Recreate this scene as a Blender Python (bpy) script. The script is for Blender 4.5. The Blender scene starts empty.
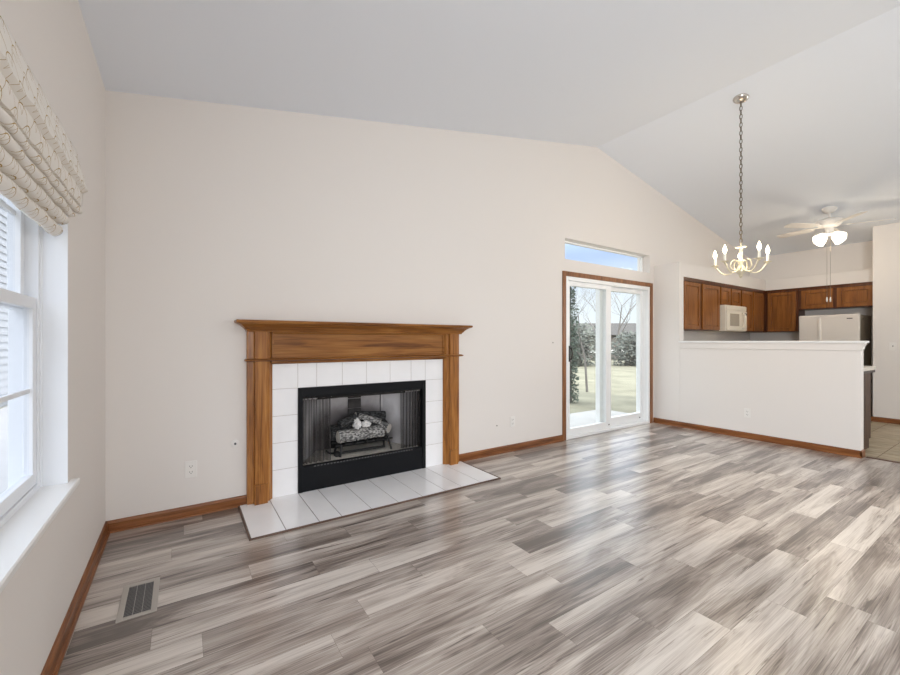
import bpy, bmesh, math, random
from mathutils import Vector, Matrix
random.seed(11)
PI = math.pi
COL = bpy.context.scene.collection
SC = bpy.context.scene

# ------------------------------------------------------------------ camera, sky, sun, added fill lamps, exposure
EYE = 1.22
cam_d = bpy.data.cameras.new('camera')
cam_d.sensor_fit = 'HORIZONTAL'; cam_d.sensor_width = 36.0
cam_d.lens = 403.0 / 900.0 * 36.0
cam_d.shift_y = 3.5 / 900.0
cam_d.clip_start = 0.02; cam_d.clip_end = 300
cam = bpy.data.objects.new('camera', cam_d); COL.objects.link(cam)
cam.location = (0, 0, EYE); cam.rotation_euler = (PI/2, 0, -math.radians(33.624))
SC.camera = cam

vs = SC.view_settings
SC.display_settings.display_device = 'sRGB'
vs.view_transform = 'Standard'; vs.look = 'None'; vs.exposure = 0.22; vs.gamma = 1.0
vs.use_curve_mapping = False
SC.cycles.max_bounces = 12; SC.cycles.diffuse_bounces = 8; SC.cycles.glossy_bounces = 4
SC.cycles.transparent_max_bounces = 16; SC.cycles.transmission_bounces = 6
SC.cycles.caustics_reflective = False; SC.cycles.caustics_refractive = False
SC.cycles.sample_clamp_indirect = 6.0

def build_sky():
    w = bpy.data.worlds.new('sky'); SC.world = w; w.use_nodes = True
    nt = w.node_tree; nt.nodes.clear()
    L = nt.links.new
    tc = nt.nodes.new('ShaderNodeTexCoord')
    sep = nt.nodes.new('ShaderNodeSeparateXYZ'); L(tc.outputs['Generated'], sep.inputs[0])
    ramp = nt.nodes.new('ShaderNodeValToRGB'); L(sep.outputs['Z'], ramp.inputs['Fac'])
    e = ramp.color_ramp.elements
    e[0].position = 0.0; e[0].color = (0.82, 0.86, 0.89, 1)
    e[1].position = 1.0; e[1].color = (0.80, 0.84, 0.91, 1)
    for p, c in ((0.10, (0.75, 0.82, 0.90, 1)), (0.155, (0.64, 0.75, 0.92, 1)), (0.19, (0.47, 0.60, 0.93, 1)), (0.225, (0.46, 0.59, 0.92, 1)), (0.29, (0.80, 0.84, 0.90, 1))):
        x = e.new(p); x.color = c
    mp = nt.nodes.new('ShaderNodeMapping'); mp.inputs['Scale'].default_value = (1, 1, 3.2)
    L(tc.outputs['Generated'], mp.inputs[0])
    nz = nt.nodes.new('ShaderNodeTexNoise'); nz.inputs['Scale'].default_value = 3.4; nz.inputs['Detail'].default_value = 6
    L(mp.outputs[0], nz.inputs['Vector'])
    cr = nt.nodes.new('ShaderNodeValToRGB'); L(nz.outputs['Fac'], cr.inputs['Fac'])
    cr.color_ramp.elements[0].position = 0.50; cr.color_ramp.elements[1].position = 0.74
    cr.color_ramp.elements[0].color = (0, 0, 0, 1); cr.color_ramp.elements[1].color = (0.8, 0.8, 0.8, 1)
    mx = nt.nodes.new('ShaderNodeMix'); mx.data_type = 'RGBA'
    L(cr.outputs['Color'], mx.inputs[0]); L(ramp.outputs['Color'], mx.inputs[6]); mx.inputs[7].default_value = (0.93, 0.94, 0.95, 1)
    bg = nt.nodes.new('ShaderNodeBackground'); bg.inputs['Strength'].default_value = 1.35
    L(mx.outputs[2], bg.inputs['Color'])
    mr = nt.nodes.new('ShaderNodeMapRange'); L(sep.outputs['Z'], mr.inputs[0])
    mr.inputs[1].default_value = 0.20; mr.inputs[2].default_value = 0.46; mr.inputs[3].default_value = 1.12; mr.inputs[4].default_value = 3.6
    L(mr.outputs[0], bg.inputs['Strength'])
    out = nt.nodes.new('ShaderNodeOutputWorld'); L(bg.outputs[0], out.inputs['Surface'])
build_sky()

def lamp(name, kind, loc, energy, color, rot=(0, 0, 0), **kw):
    d = bpy.data.lights.new(name, kind); d.energy = energy; d.color = color
    for k, v in kw.items(): setattr(d, k, v)
    o = bpy.data.objects.new(name, d); COL.objects.link(o); o.location = loc; o.rotation_euler = rot
    return o

def aim(o, direction):
    o.rotation_euler = Vector(direction).to_track_quat('-Z', 'Y').to_euler()

sun = lamp('sun', 'SUN', (0, -20, 20), 4.2, (1.0, 0.92, 0.81), angle=math.radians(8))
aim(sun, (-0.16, 1.0, -0.43))
# added fill lamp standing for daylight at the unseen front window
front_fill = lamp('front_window_daylight', 'AREA', (4.5, -3.12, 1.88), 7, (0.91, 0.975, 1.05), shape='RECTANGLE', size=2.1, size_y=1.1)
aim(front_fill, (0, 1, 0.10))
# fill lamp added at a made-up side window, behind the camera
side_fill = lamp('rear_side_window_daylight', 'AREA', (-0.33, -1.65, 1.45), 162, (0.94, 0.98, 1.02), shape='RECTANGLE', size=1.5, size_y=1.7)
aim(side_fill, (1, 0.22, -0.38))
# fill lamp added in the invented alcove on the right, behind the camera
alcove_fill = lamp('alcove_window_daylight', 'AREA', (9.22, -1.75, 1.55), 74, (0.94, 0.98, 1.02), shape='RECTANGLE', size=1.5, size_y=1.4)
aim(alcove_fill, (-1, 0.20, -0.2))

# ------------------------------------------------------------------ mesh helpers
ORIGIN = {}

class MB:
    def __init__(self): self.bm = bmesh.new(); self.uv = None
    def _face(self, vs):
        try: return self.bm.faces.new(vs)
        except ValueError: return None
    def box(self, x0, x1, y0, y1, z0, z1, M=None):
        P = [(x0,y0,z0),(x1,y0,z0),(x1,y1,z0),(x0,y1,z0),(x0,y0,z1),(x1,y0,z1),(x1,y1,z1),(x0,y1,z1)]
        v = [self.bm.verts.new(M @ Vector(p) if M else p) for p in P]
        for f in ((0,3,2,1),(4,5,6,7),(0,1,5,4),(1,2,6,5),(2,3,7,6),(3,0,4,7)): self._face([v[i] for i in f])
        return self
    def prism(self, pts, axis, a, b, M=None):
        def p3(p, t):
            q = {'x': (t, p[0], p[1]), 'y': (p[0], t, p[1]), 'z': (p[0], p[1], t)}[axis]
            return M @ Vector(q) if M else q
        A = [self.bm.verts.new(p3(p, a)) for p in pts]; B = [self.bm.verts.new(p3(p, b)) for p in pts]
        n = len(pts)
        self._face(A[::-1]); self._face(B)
        for i in range(n): self._face([A[i], A[(i+1) % n], B[(i+1) % n], B[i]])
        return self
    def loft(self, rings, cap0=True, cap1=True, closed=True):
        R = [[self.bm.verts.new(p) for p in r] for r in rings]
        n = len(R[0])
        for a, b in zip(R, R[1:]):
            for i in range(n if closed else n-1):
                self._face([a[i], a[(i+1) % n], b[(i+1) % n], b[i]])
        if cap0: self._face(R[0][::-1])
        if cap1: self._face(R[-1])
        return self
    def lathe(self, prof, c=(0,0,0), segs=16, M=None):
        rings = []
        for r, z in prof:
            ring = []
            for k in range(segs):
                a = 2*PI*k/segs; p = Vector((c[0]+max(r,1e-4)*math.cos(a), c[1]+max(r,1e-4)*math.sin(a), c[2]+z))
                ring.append(M @ p if M else p)
            rings.append(ring)
        return self.loft(rings)
    def tube(self, pts, r, segs=8, cap=True):
        pts = [Vector(p) for p in pts]; n = len(pts)
        rs = r if isinstance(r, (list, tuple)) else [r]*n
        rings = []; ref = None
        for i, p in enumerate(pts):
            t = (pts[min(i+1, n-1)] - pts[max(i-1, 0)]).normalized()
            if ref is None:
                ref = t.orthogonal().normalized()
            ref = (ref - t*ref.dot(t))
            ref = ref.normalized() if ref.length > 1e-6 else t.orthogonal().normalized()
            b = t.cross(ref)
            rings.append([p + (ref*math.cos(2*PI*k/segs) + b*math.sin(2*PI*k/segs))*rs[i] for k in range(segs)])
        return self.loft(rings, cap, cap)
    def ball(self, c, r, sx=1, sy=1, sz=1, segs=12):
        M = Matrix.Translation(c) @ Matrix.Diagonal((sx, sy, sz, 1))
        n = max(6, segs//2)
        return self.lathe([(r*math.sin(PI*i/n), -r*math.cos(PI*i/n)) for i in range(n+1)], segs=segs, M=M)
    def strip(self, rows, uvs=None):
        # open grid of points, optional uv per point
        R = [[self.bm.verts.new(p) for p in r] for r in rows]
        lay = self.bm.loops.layers.uv.verify() if uvs else None
        for i in range(len(R)-1):
            for j in range(len(R[0])-1):
                f = self._face([R[i][j], R[i][j+1], R[i+1][j+1], R[i+1][j]])
                if f and uvs:
                    for l, (a, b) in zip(f.loops, ((i,j),(i,j+1),(i+1,j+1),(i+1,j))): l[lay].uv = uvs[a][b]
        return self
    def build(self, name, mat, parent=None, bevel=0.0, smooth=None, recalc=True, segs=2, solid=0.0):
        if recalc: bmesh.ops.recalc_face_normals(self.bm, faces=self.bm.faces[:])
        org = ORIGIN.get(parent.as_pointer(), Vector((0,0,0))) if parent else Vector((0,0,0))
        if org.length: bmesh.ops.translate(self.bm, vec=-org, verts=self.bm.verts[:])
        me = bpy.data.meshes.new(name); self.bm.to_mesh(me); self.bm.free()
        for m in (mat if isinstance(mat, (list, tuple)) else [mat]): me.materials.append(m)
        if smooth is not None:
            for p in me.polygons: p.use_smooth = True
            me.set_sharp_from_angle(angle=math.radians(smooth))
        o = bpy.data.objects.new(name, me); COL.objects.link(o)
        if parent: o.parent = parent
        ORIGIN[o.as_pointer()] = org.copy()
        if solid:
            s = o.modifiers.new('solid', 'SOLIDIFY'); s.thickness = solid; s.offset = 0
        if bevel:
            b = o.modifiers.new('bevel', 'BEVEL'); b.width = bevel; b.segments = segs; b.limit_method = 'ANGLE'; b.angle_limit = math.radians(35)
        return o

def tag(o, label=None, cat=None, group=None, kind=None):
    if label: o['label'] = label
    if cat: o['category'] = cat
    if group: o['group'] = group
    if kind: o['kind'] = kind
    return o

def thing(name, label, cat, loc=(0,0,0), rotz=0.0, group=None, kind=None, world=True):
    o = bpy.data.objects.new(name, None); COL.objects.link(o)
    o.location = loc; o.rotation_euler = (0, 0, rotz); o.empty_display_size = 0.1
    # world=True: parts are written in world coordinates and re-based on the thing
    ORIGIN[o.as_pointer()] = Vector(loc) if world else Vector((0,0,0))
    return tag(o, label, cat, group, kind)

def copy_tree(o, parent=None):
    c = o.copy(); COL.objects.link(c)
    if parent is not None: c.parent = parent; c.matrix_parent_inverse = o.matrix_parent_inverse.copy()
    for ch in list(o.children): copy_tree(ch, c)
    return c

# ------------------------------------------------------------------ materials
def mat_new(name):
    m = bpy.data.materials.new(name); m.use_nodes = True
    nt = m.node_tree; b = nt.nodes['Principled BSDF']
    return m, nt, b
def setc(b, k, v): b.inputs[k].default_value = v

def plain(name, col, rough=0.5, metal=0.0, spec=0.5, noise=0.0, nscale=40, emit=None, estr=0.0, bump=0.0, bscale=200):
    m, nt, b = mat_new(name)
    setc(b, 'Base Color', (*col, 1)); setc(b, 'Roughness', rough); setc(b, 'Metallic', metal); setc(b, 'Specular IOR Level', spec)
    if emit: setc(b, 'Emission Color', (*emit, 1)); setc(b, 'Emission Strength', estr)
    tc = nt.nodes.new('ShaderNodeTexCoord')
    if noise:
        nz = nt.nodes.new('ShaderNodeTexNoise'); nz.inputs['Scale'].default_value = nscale; nz.inputs['Detail'].default_value = 5
        nt.links.new(tc.outputs['Object'], nz.inputs['Vector'])
        r = nt.nodes.new('ShaderNodeValToRGB'); nt.links.new(nz.outputs['Fac'], r.inputs['Fac'])
        r.color_ramp.elements[0].position = 0.3; r.color_ramp.elements[1].position = 0.7
        r.color_ramp.elements[0].color = (*[c*(1-noise) for c in col], 1); r.color_ramp.elements[1].color = (*[min(1, c*(1+noise)) for c in col], 1)
        nt.links.new(r.outputs['Color'], b.inputs['Base Color'])
    if bump:
        n2 = nt.nodes.new('ShaderNodeTexNoise'); n2.inputs['Scale'].default_value = bscale; n2.inputs['Detail'].default_value = 3
        nt.links.new(tc.outputs['Object'], n2.inputs['Vector'])
        bp = nt.nodes.new('ShaderNodeBump'); bp.inputs['Strength'].default_value = bump; bp.inputs['Distance'].default_value = 0.004
        nt.links.new(n2.outputs['Fac'], bp.inputs['Height']); nt.links.new(bp.outputs['Normal'], b.inputs['Normal'])
    return m

def wood(name, dark, mid, light, axis, rough=0.35, scale=1.0, streak=0.55):
    m, nt, b = mat_new(name); L = nt.links.new
    tc = nt.nodes.new('ShaderNodeTexCoord')
    mp = nt.nodes.new('ShaderNodeMapping'); s = [14*scale]*3; s['XYZ'.index(axis)] = 1.3*scale
    mp.inputs['Scale'].default_value = s; L(tc.outputs['Object'], mp.inputs[0])
    n1 = nt.nodes.new('ShaderNodeTexNoise'); n1.inputs['Scale'].default_value = 1.0; n1.inputs['Detail'].default_value = 4; n1.inputs['Distortion'].default_value = 1.4
    L(mp.outputs[0], n1.inputs['Vector'])
    mp2 = nt.nodes.new('ShaderNodeMapping'); s2 = [150*scale]*3; s2['XYZ'.index(axis)] = 4*scale
    mp2.inputs['Scale'].default_value = s2; L(tc.outputs['Object'], mp2.inputs[0])
    n2 = nt.nodes.new('ShaderNodeTexNoise'); n2.inputs['Scale'].default_value = 1.0; n2.inputs['Detail'].default_value = 2
    L(mp2.outputs[0], n2.inputs['Vector'])
    ad = nt.nodes.new('ShaderNodeMath'); ad.operation = 'MULTIPLY_ADD'; ad.inputs[1].default_value = streak; L(n2.outputs['Fac'], ad.inputs[0])
    mu = nt.nodes.new('ShaderNodeMath'); mu.operation = 'MULTIPLY'; mu.inputs[1].default_value = 1-streak; L(n1.outputs['Fac'], mu.inputs[0]); L(mu.outputs[0], ad.inputs[2])
    r = nt.nodes.new('ShaderNodeValToRGB'); L(ad.outputs[0], r.inputs['Fac'])
    e = r.color_ramp.elements; e[0].position = 0.34; e[0].color = (*dark, 1); e[1].position = 0.66; e[1].color = (*light, 1)
    x = e.new(0.49); x.color = (*mid, 1)
    L(r.outputs['Color'], b.inputs['Base Color']); setc(b, 'Roughness', rough); setc(b, 'Specular IOR Level', 0.3)
    bp = nt.nodes.new('ShaderNodeBump'); bp.inputs['Strength'].default_value = 0.15; bp.inputs['Distance'].default_value = 0.002
    L(n2.outputs['Fac'], bp.inputs['Height']); L(bp.outputs['Normal'], b.inputs['Normal'])
    return m

def glass(name, tint=(1,1,1), refl=0.9):
    m = bpy.data.materials.new(name); m.use_nodes = True; nt = m.node_tree; nt.nodes.clear(); L = nt.links.new
    out = nt.nodes.new('ShaderNodeOutputMaterial'); mx = nt.nodes.new('ShaderNodeMixShader')
    tr = nt.nodes.new('ShaderNodeBsdfTransparent'); tr.inputs['Color'].default_value = (*tint, 1)
    gl = nt.nodes.new('ShaderNodeBsdfGlossy'); gl.inputs['Roughness'].default_value = 0.02
    lw = nt.nodes.new('ShaderNodeLayerWeight'); lw.inputs['Blend'].default_value = 0.5
    pw = nt.nodes.new('ShaderNodeMath'); pw.operation = 'POWER'; L(lw.outputs['Facing'], pw.inputs[0]); pw.inputs[1].default_value = 5.0
    fr = nt.nodes.new('ShaderNodeMath'); fr.operation = 'MULTIPLY_ADD'; L(pw.outputs[0], fr.inputs[0]); fr.inputs[1].default_value = 0.92; fr.inputs[2].default_value = 0.035
    mu = nt.nodes.new('ShaderNodeMath'); mu.operation = 'MULTIPLY'; mu.inputs[1].default_value = refl
    L(fr.outputs[0], mu.inputs[0]); L(mu.outputs[0], mx.inputs[0]); L(tr.outputs[0], mx.inputs[1]); L(gl.outputs[0], mx.inputs[2]); L(mx.outputs[0], out.inputs['Surface'])
    return m

def plank_mat():
    m, nt, b = mat_new('grey_plank'); L = nt.links.new
    at = nt.nodes.new('ShaderNodeAttribute'); at.attribute_name = 'plank'
    sp = nt.nodes.new('ShaderNodeSeparateColor'); L(at.outputs['Color'], sp.inputs[0])
    tc = nt.nodes.new('ShaderNodeTexCoord')
    off = nt.nodes.new('ShaderNodeVectorMath'); off.operation = 'SCALE'; L(at.outputs['Vector'], off.inputs[0]); off.inputs['Scale'].default_value = 37.0
    ad = nt.nodes.new('ShaderNodeVectorMath'); ad.operation = 'ADD'; L(tc.outputs['Object'], ad.inputs[0]); L(off.outputs[0], ad.inputs[1])
    def noise(scale, detail, dist, rough=0.5):
        mp = nt.nodes.new('ShaderNodeMapping'); mp.inputs['Scale'].default_value = scale; L(ad.outputs[0], mp.inputs[0])
        n = nt.nodes.new('ShaderNodeTexNoise'); n.inputs['Scale'].default_value = 1; n.inputs['Detail'].default_value = detail
        n.inputs['Distortion'].default_value = dist; n.inputs['Roughness'].default_value = rough
        L(mp.outputs[0], n.inputs['Vector']); return n.outputs['Fac']
    broad = noise((0.9, 8, 1), 2, 0.6)
    mid = noise((1.5, 21, 1), 6, 0.9, 0.66)
    fine = noise((3.5, 240, 1), 3, 0.1)
    crk = noise((2.4, 42, 1), 4, 0.6, 0.62)
    def madd(a, k, c):
        n = nt.nodes.new('ShaderNodeMath'); n.operation = 'MULTIPLY_ADD'; L(a, n.inputs[0]); n.inputs[1].default_value = k
        if isinstance(c, float): n.inputs[2].default_value = c
        else: L(c, n.inputs[2])
        return n.outputs[0]
    rg = nt.nodes.new('ShaderNodeMath'); rg.operation = 'MULTIPLY'; L(broad, rg.inputs[0]); rg.inputs[1].default_value = 75.0
    sn = nt.nodes.new('ShaderNodeMath'); sn.operation = 'SINE'; L(rg.outputs[0], sn.inputs[0])
    t = madd(sp.outputs[0], 0.44, -1.625)
    t = madd(broad, 2.0, t); t = madd(mid, 0.85, t); t = madd(fine, 0.95, t); t = madd(sn.outputs[0], 0.05, t)
    ck = nt.nodes.new('ShaderNodeMapRange'); L(crk, ck.inputs[0]); ck.inputs[1].default_value = 0.60; ck.inputs[2].default_value = 0.72; ck.inputs[3].default_value = 0.0; ck.inputs[4].default_value = -0.60
    t = madd(ck.outputs[0], 1.0, t)
    r = nt.nodes.new('ShaderNodeValToRGB'); L(t, r.inputs['Fac'])
    e = r.color_ramp.elements
    e[0].position = 0.0; e[0].color = (0.075, 0.055, 0.044, 1); e[1].position = 1.0; e[1].color = (0.60, 0.545, 0.49, 1)
    for p, c in ((0.25, (0.185, 0.147, 0.125, 1)), (0.5, (0.325, 0.276, 0.240, 1)), (0.75, (0.475, 0.420, 0.374, 1))):
        x = e.new(p); x.color = c
    L(r.outputs['Color'], b.inputs['Base Color'])
    rr = nt.nodes.new('ShaderNodeMapRange'); L(fine, rr.inputs[0]); rr.inputs[3].default_value = 0.26; rr.inputs[4].default_value = 0.36
    L(rr.outputs[0], b.inputs['Roughness']); setc(b, 'Specular IOR Level', 0.9); setc(b, 'Coat Weight', 0.6); setc(b, 'Coat Roughness', 0.24)
    bp = nt.nodes.new('ShaderNodeBump'); bp.inputs['Strength'].default_value = 0.12; bp.inputs['Distance'].default_value = 0.002
    L(fine, bp.inputs['Height']); L(bp.outputs['Normal'], b.inputs['Normal'])
    return m

def fabric_mat():
    m, nt, b = mat_new('shade_fabric'); L = nt.links.new
    uv = nt.nodes.new('ShaderNodeTexCoord'); sp = nt.nodes.new('ShaderNodeSeparateXYZ'); L(uv.outputs['UV'], sp.inputs[0])
    def M(op, a, bb=None, c=None):
        n = nt.nodes.new('ShaderNodeMath'); n.operation = op
        for i, v in enumerate((a, bb, c)):
            if v is None: continue
            if isinstance(v, (int, float)): n.inputs[i].default_value = v
            else: L(v, n.inputs[i])
        return n.outputs[0]
    # overlapping scallops: rows of thin gold arcs, every other row shifted by half
    W, H = 0.115, 0.082
    def arcs(sh):
        v = M('DIVIDE', sp.outputs['Y'], H); row = M('FLOOR', v)
        u = M('ADD', M('DIVIDE', sp.outputs['X'], W), sh)
        fu = M('SUBTRACT', M('FRACT', u), 0.5); fv = M('FRACT', M('ADD', v, sh))
        curve = M('MULTIPLY', M('MULTIPLY', fu, fu), 3.6)
        d = M('ABSOLUTE', M('SUBTRACT', fv, M('ADD', curve, 0.04)))
        return M('LESS_THAN', d, 0.022)
    line = M('MAXIMUM', arcs(0.0), arcs(0.5))
    mx = nt.nodes.new('ShaderNodeMix'); mx.data_type = 'RGBA'
    L(line, mx.inputs[0]); mx.inputs[6].default_value = (0.80, 0.77, 0.72, 1); mx.inputs[7].default_value = (0.42, 0.29, 0.11, 1)
    L(mx.outputs[2], b.inputs['Base Color']); setc(b, 'Roughness', 0.85); setc(b, 'Specular IOR Level', 0.15)
    return m

def soot_mat():
    m, nt, b = mat_new('firebrick'); L = nt.links.new
    tc = nt.nodes.new('ShaderNodeTexCoord')
    # soot stain with its own blotchy shape around the logs (object coordinates of the firebox)
    mp = nt.nodes.new('ShaderNodeMapping'); mp.inputs['Location'].default_value = (-0.02, -0.235, -0.20); mp.inputs['Scale'].default_value = (1.0, 1.0, 1.0)
    L(tc.outputs['Object'], mp.inputs[0])
    ln = nt.nodes.new('ShaderNodeVectorMath'); ln.operation = 'LENGTH'; L(mp.outputs[0], ln.inputs[0])
    nz = nt.nodes.new('ShaderNodeTexNoise'); nz.inputs['Scale'].default_value = 5; nz.inputs['Detail'].default_value = 4; L(tc.outputs['Object'], nz.inputs['Vector'])
    ad = nt.nodes.new('ShaderNodeMath'); ad.operation = 'MULTIPLY_ADD'; L(nz.outputs['Fac'], ad.inputs[0]); ad.inputs[1].default_value = 0.22; L(ln.outputs['Value'], ad.inputs[2])
    r = nt.nodes.new('ShaderNodeValToRGB'); L(ad.outputs[0], r.inputs['Fac'])
    e = r.color_ramp.elements
    e[0].position = 0.36; e[0].color = (0.014, 0.013, 0.013, 1); e[1].position = 0.66; e[1].color = (0.78, 0.76, 0.77, 1)
    x = e.new(0.48); x.color = (0.22, 0.20, 0.20, 1)
    L(r.outputs['Color'], b.inputs['Base Color']); setc(b, 'Roughness', 0.9); setc(b, 'Specular IOR Level', 0.2)
    return m

def mesh_curtain_mat():
    m = bpy.data.materials.new('fire_mesh'); m.use_nodes = True; nt = m.node_tree; b = nt.nodes['Principled BSDF']; L = nt.links.new
    setc(b, 'Base Color', (0.03, 0.026, 0.025, 1)); setc(b, 'Roughness', 0.6)
    tr = nt.nodes.new('ShaderNodeBsdfTransparent'); mx = nt.nodes.new('ShaderNodeMixShader')
    lw = nt.nodes.new('ShaderNodeLayerWeight'); mr = nt.nodes.new('ShaderNodeMapRange'); L(lw.outputs['Facing'], mr.inputs[0])
    mr.inputs[3].default_value = 0.38; mr.inputs[4].default_value = 0.97; L(mr.outputs[0], mx.inputs[0])
    L(tr.outputs[0], mx.inputs[1]); L(b.outputs[0], mx.inputs[2]); L(mx.outputs[0], nt.nodes['Material Output'].inputs['Surface'])
    return m

def log_mat(name, dark, light):
    m, nt, b = mat_new(name); L = nt.links.new
    tc = nt.nodes.new('ShaderNodeTexCoord'); mp = nt.nodes.new('ShaderNodeMapping'); mp.inputs['Scale'].default_value = (40, 90, 90); L(tc.outputs['Object'], mp.inputs[0])
    nz = nt.nodes.new('ShaderNodeTexNoise'); nz.inputs['Scale'].default_value = 1.0; nz.inputs['Detail'].default_value = 5; L(mp.outputs[0], nz.inputs['Vector'])
    r = nt.nodes.new('ShaderNodeValToRGB'); L(nz.outputs['Fac'], r.inputs['Fac'])
    e = r.color_ramp.elements; e[0].position = 0.42; e[0].color = (*dark, 1); e[1].position = 0.62; e[1].color = (*light, 1)
    L(r.outputs['Color'], b.inputs['Base Color']); setc(b, 'Roughness', 0.95)
    bp = nt.nodes.new('ShaderNodeBump'); bp.inputs['Strength'].default_value = 0.8; bp.inputs['Distance'].default_value = 0.01
    L(nz.outputs['Fac'], bp.inputs['Height']); L(bp.outputs['Normal'], b.inputs['Normal'])
    return m

def stone_tile_mat():
    m, nt, b = mat_new('beige_floor_tile'); L = nt.links.new
    tc = nt.nodes.new('ShaderNodeTexCoord'); mp = nt.nodes.new('ShaderNodeMapping'); mp.inputs['Scale'].default_value = (9, 3, 3); L(tc.outputs['Object'], mp.inputs[0])
    nz = nt.nodes.new('ShaderNodeTexNoise'); nz.inputs['Scale'].default_value = 1.6; nz.inputs['Detail'].default_value = 5; nz.inputs['Distortion'].default_value = 0.6; L(mp.outputs[0], nz.inputs['Vector'])
    r = nt.nodes.new('ShaderNodeValToRGB'); L(nz.outputs['Fac'], r.inputs['Fac'])
    e = r.color_ramp.elements; e[0].position = 0.3; e[0].color = (0.26, 0.20, 0.12, 1); e[1].position = 0.68; e[1].color = (0.46, 0.38, 0.255, 1)
    L(r.outputs['Color'], b.inputs['Base Color']); setc(b, 'Roughness', 0.45)
    return m

WALLC = (0.755, 0.716, 0.680)
M = {}
M['wall'] = plain('wall_paint', WALLC, 0.65, spec=0.3, bump=0.05, bscale=260)
M['ceiling'] = plain('ceiling_paint', (0.79, 0.83, 0.89), 0.8, spec=0.2, bump=0.08, bscale=160)
M['whitewood'] = plain('white_gloss_trim', (0.82, 0.815, 0.80), 0.35)
M['vinyl'] = plain('white_vinyl', (0.86, 0.87, 0.87), 0.35)
M['vinyl_side'] = plain('white_sash_vinyl', (0.80, 0.82, 0.85), 0.4)
M['plank'] = plank_mat()
M['seam'] = plain('dark_seam', (0.11, 0.085, 0.07), 0.8)
OD, OM, OL = (0.115, 0.036, 0.008), (0.305, 0.118, 0.026), (0.46, 0.21, 0.055)
M['oakX'] = wood('honey_oak_long', tuple(c*.85 for c in OD), tuple(c*.82 for c in OM), tuple(c*.80 for c in OL), 'X', 0.32, streak=0.4)
M['oakZ'] = wood('honey_oak_upright', OD, OM, OL, 'Z', 0.32, streak=0.42)
BD, BM_, BL = (0.095, 0.031, 0.009), (0.20, 0.070, 0.021), (0.29, 0.115, 0.038)
M['baseX'] = wood('stained_base_long', BD, BM_, BL, 'X', 0.35)
M['baseY'] = wood('stained_base_deep', BD, BM_, BL, 'Y', 0.35)
M['baseZ'] = wood('stained_casing', (0.13,0.055,0.022), (0.25,0.105,0.042), (0.33,0.15,0.065), 'Z', 0.35)
KD, KM, KL = (0.135, 0.043, 0.009), (0.235, 0.083, 0.017), (0.31, 0.12, 0.027)
M['cabZ'] = wood('cabinet_upright', KD, KM, KL, 'Z', 0.3, streak=0.35)
M['cabX'] = wood('cabinet_long', KD, KM, KL, 'X', 0.3, streak=0.35)
M['cabdark'] = wood('cabinet_frame', (0.05,0.014,0.004), (0.09,0.026,0.007), (0.13,0.04,0.011), 'Z', 0.35, streak=0.35)
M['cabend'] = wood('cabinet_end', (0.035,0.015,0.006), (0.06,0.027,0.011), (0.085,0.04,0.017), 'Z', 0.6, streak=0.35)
M['trimdark'] = wood('dark_edge_strip', (0.07,0.042,0.03), (0.13,0.08,0.06), (0.18,0.12,0.09), 'X', 0.4)
M['tile'] = plain('white_glazed_tile', (0.87, 0.87, 0.88), 0.14, noise=0.02, nscale=6)
M['grout'] = plain('grey_grout', (0.30, 0.28, 0.265), 0.9)
M['grout_light'] = plain('pale_grout', (0.52, 0.49, 0.47), 0.9)
M['black'] = plain('black_fire_metal', (0.006, 0.0065, 0.008), 0.5, spec=0.16)
M['slotgrey'] = plain('vent_slot_grey', (0.11, 0.11, 0.11), 0.5)
M['iron'] = plain('cast_iron', (0.012, 0.012, 0.012), 0.6)
M['soot'] = soot_mat()
M['sootbrick'] = plain('sooty_metal', (0.05, 0.045, 0.043), 0.8, noise=0.3, nscale=20)
M['fmesh'] = mesh_curtain_mat()
M['log'] = log_mat('ceramic_bark', (0.075, 0.072, 0.07), (0.46, 0.45, 0.43))
M['logdark'] = log_mat('charred_bark', (0.012, 0.012, 0.012), (0.10, 0.10, 0.10))
M['logend'] = plain('cut_log_end', (0.50, 0.47, 0.42), 0.9, noise=0.2, nscale=40)
M['ember'] = plain('white_ceramic_ember', (0.72, 0.71, 0.70), 0.95, noise=0.2, nscale=60)
M['plate'] = plain('switch_plate', (0.79, 0.765, 0.73), 0.4)
M['plate_slot'] = plain('socket_slot', (0.10, 0.09, 0.085), 0.6)
M['coax'] = plain('coax_metal', (0.12, 0.12, 0.12), 0.4, metal=0.5)
M['register'] = plain('register_grey', (0.40, 0.365, 0.325), 0.45)
M['register_dark'] = plain('register_dark', (0.055, 0.05, 0.047), 0.6)
M['louver'] = plain('register_louver', (0.27, 0.25, 0.235), 0.5)
M['nickel'] = plain('brushed_nickel', (0.62, 0.58, 0.53), 0.25, metal=1.0)
M['chain'] = plain('antique_nickel_chain', (0.17, 0.14, 0.105), 0.4, metal=0.8)
M['brass'] = plain('pale_antique_brass', (0.72, 0.66, 0.50), 0.28, metal=0.45)
M['candle'] = plain('candle_sleeve', (0.85, 0.82, 0.74), 0.5)
M['bulb'] = plain('lit_candle_bulb', (1, 0.95, 0.85), 0.3, emit=(1.0, 0.86, 0.62), estr=14)
M['fanwhite'] = plain('fan_white', (0.80, 0.775, 0.735), 0.35)
M['blade'] = plain('fan_blade_white', (0.74, 0.71, 0.67), 0.5)
M['shadeglass'] = plain('lit_frosted_glass', (0.95, 0.93, 0.88), 0.4, emit=(1.0, 0.90, 0.74), estr=1.5)
M['fridge'] = plain('almond_enamel', (0.68, 0.63, 0.575), 0.3, bump=0.04, bscale=500)
M['fridge_side'] = plain('fridge_side_enamel', (0.22, 0.18, 0.13), 0.5)  # almond side darkened in its colour to stand for shade
M['fridge_handle'] = plain('fridge_handle', (0.76, 0.71, 0.64), 0.25)
M['microwave'] = plain('bisque_plastic', (0.72, 0.66, 0.55), 0.35)
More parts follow.
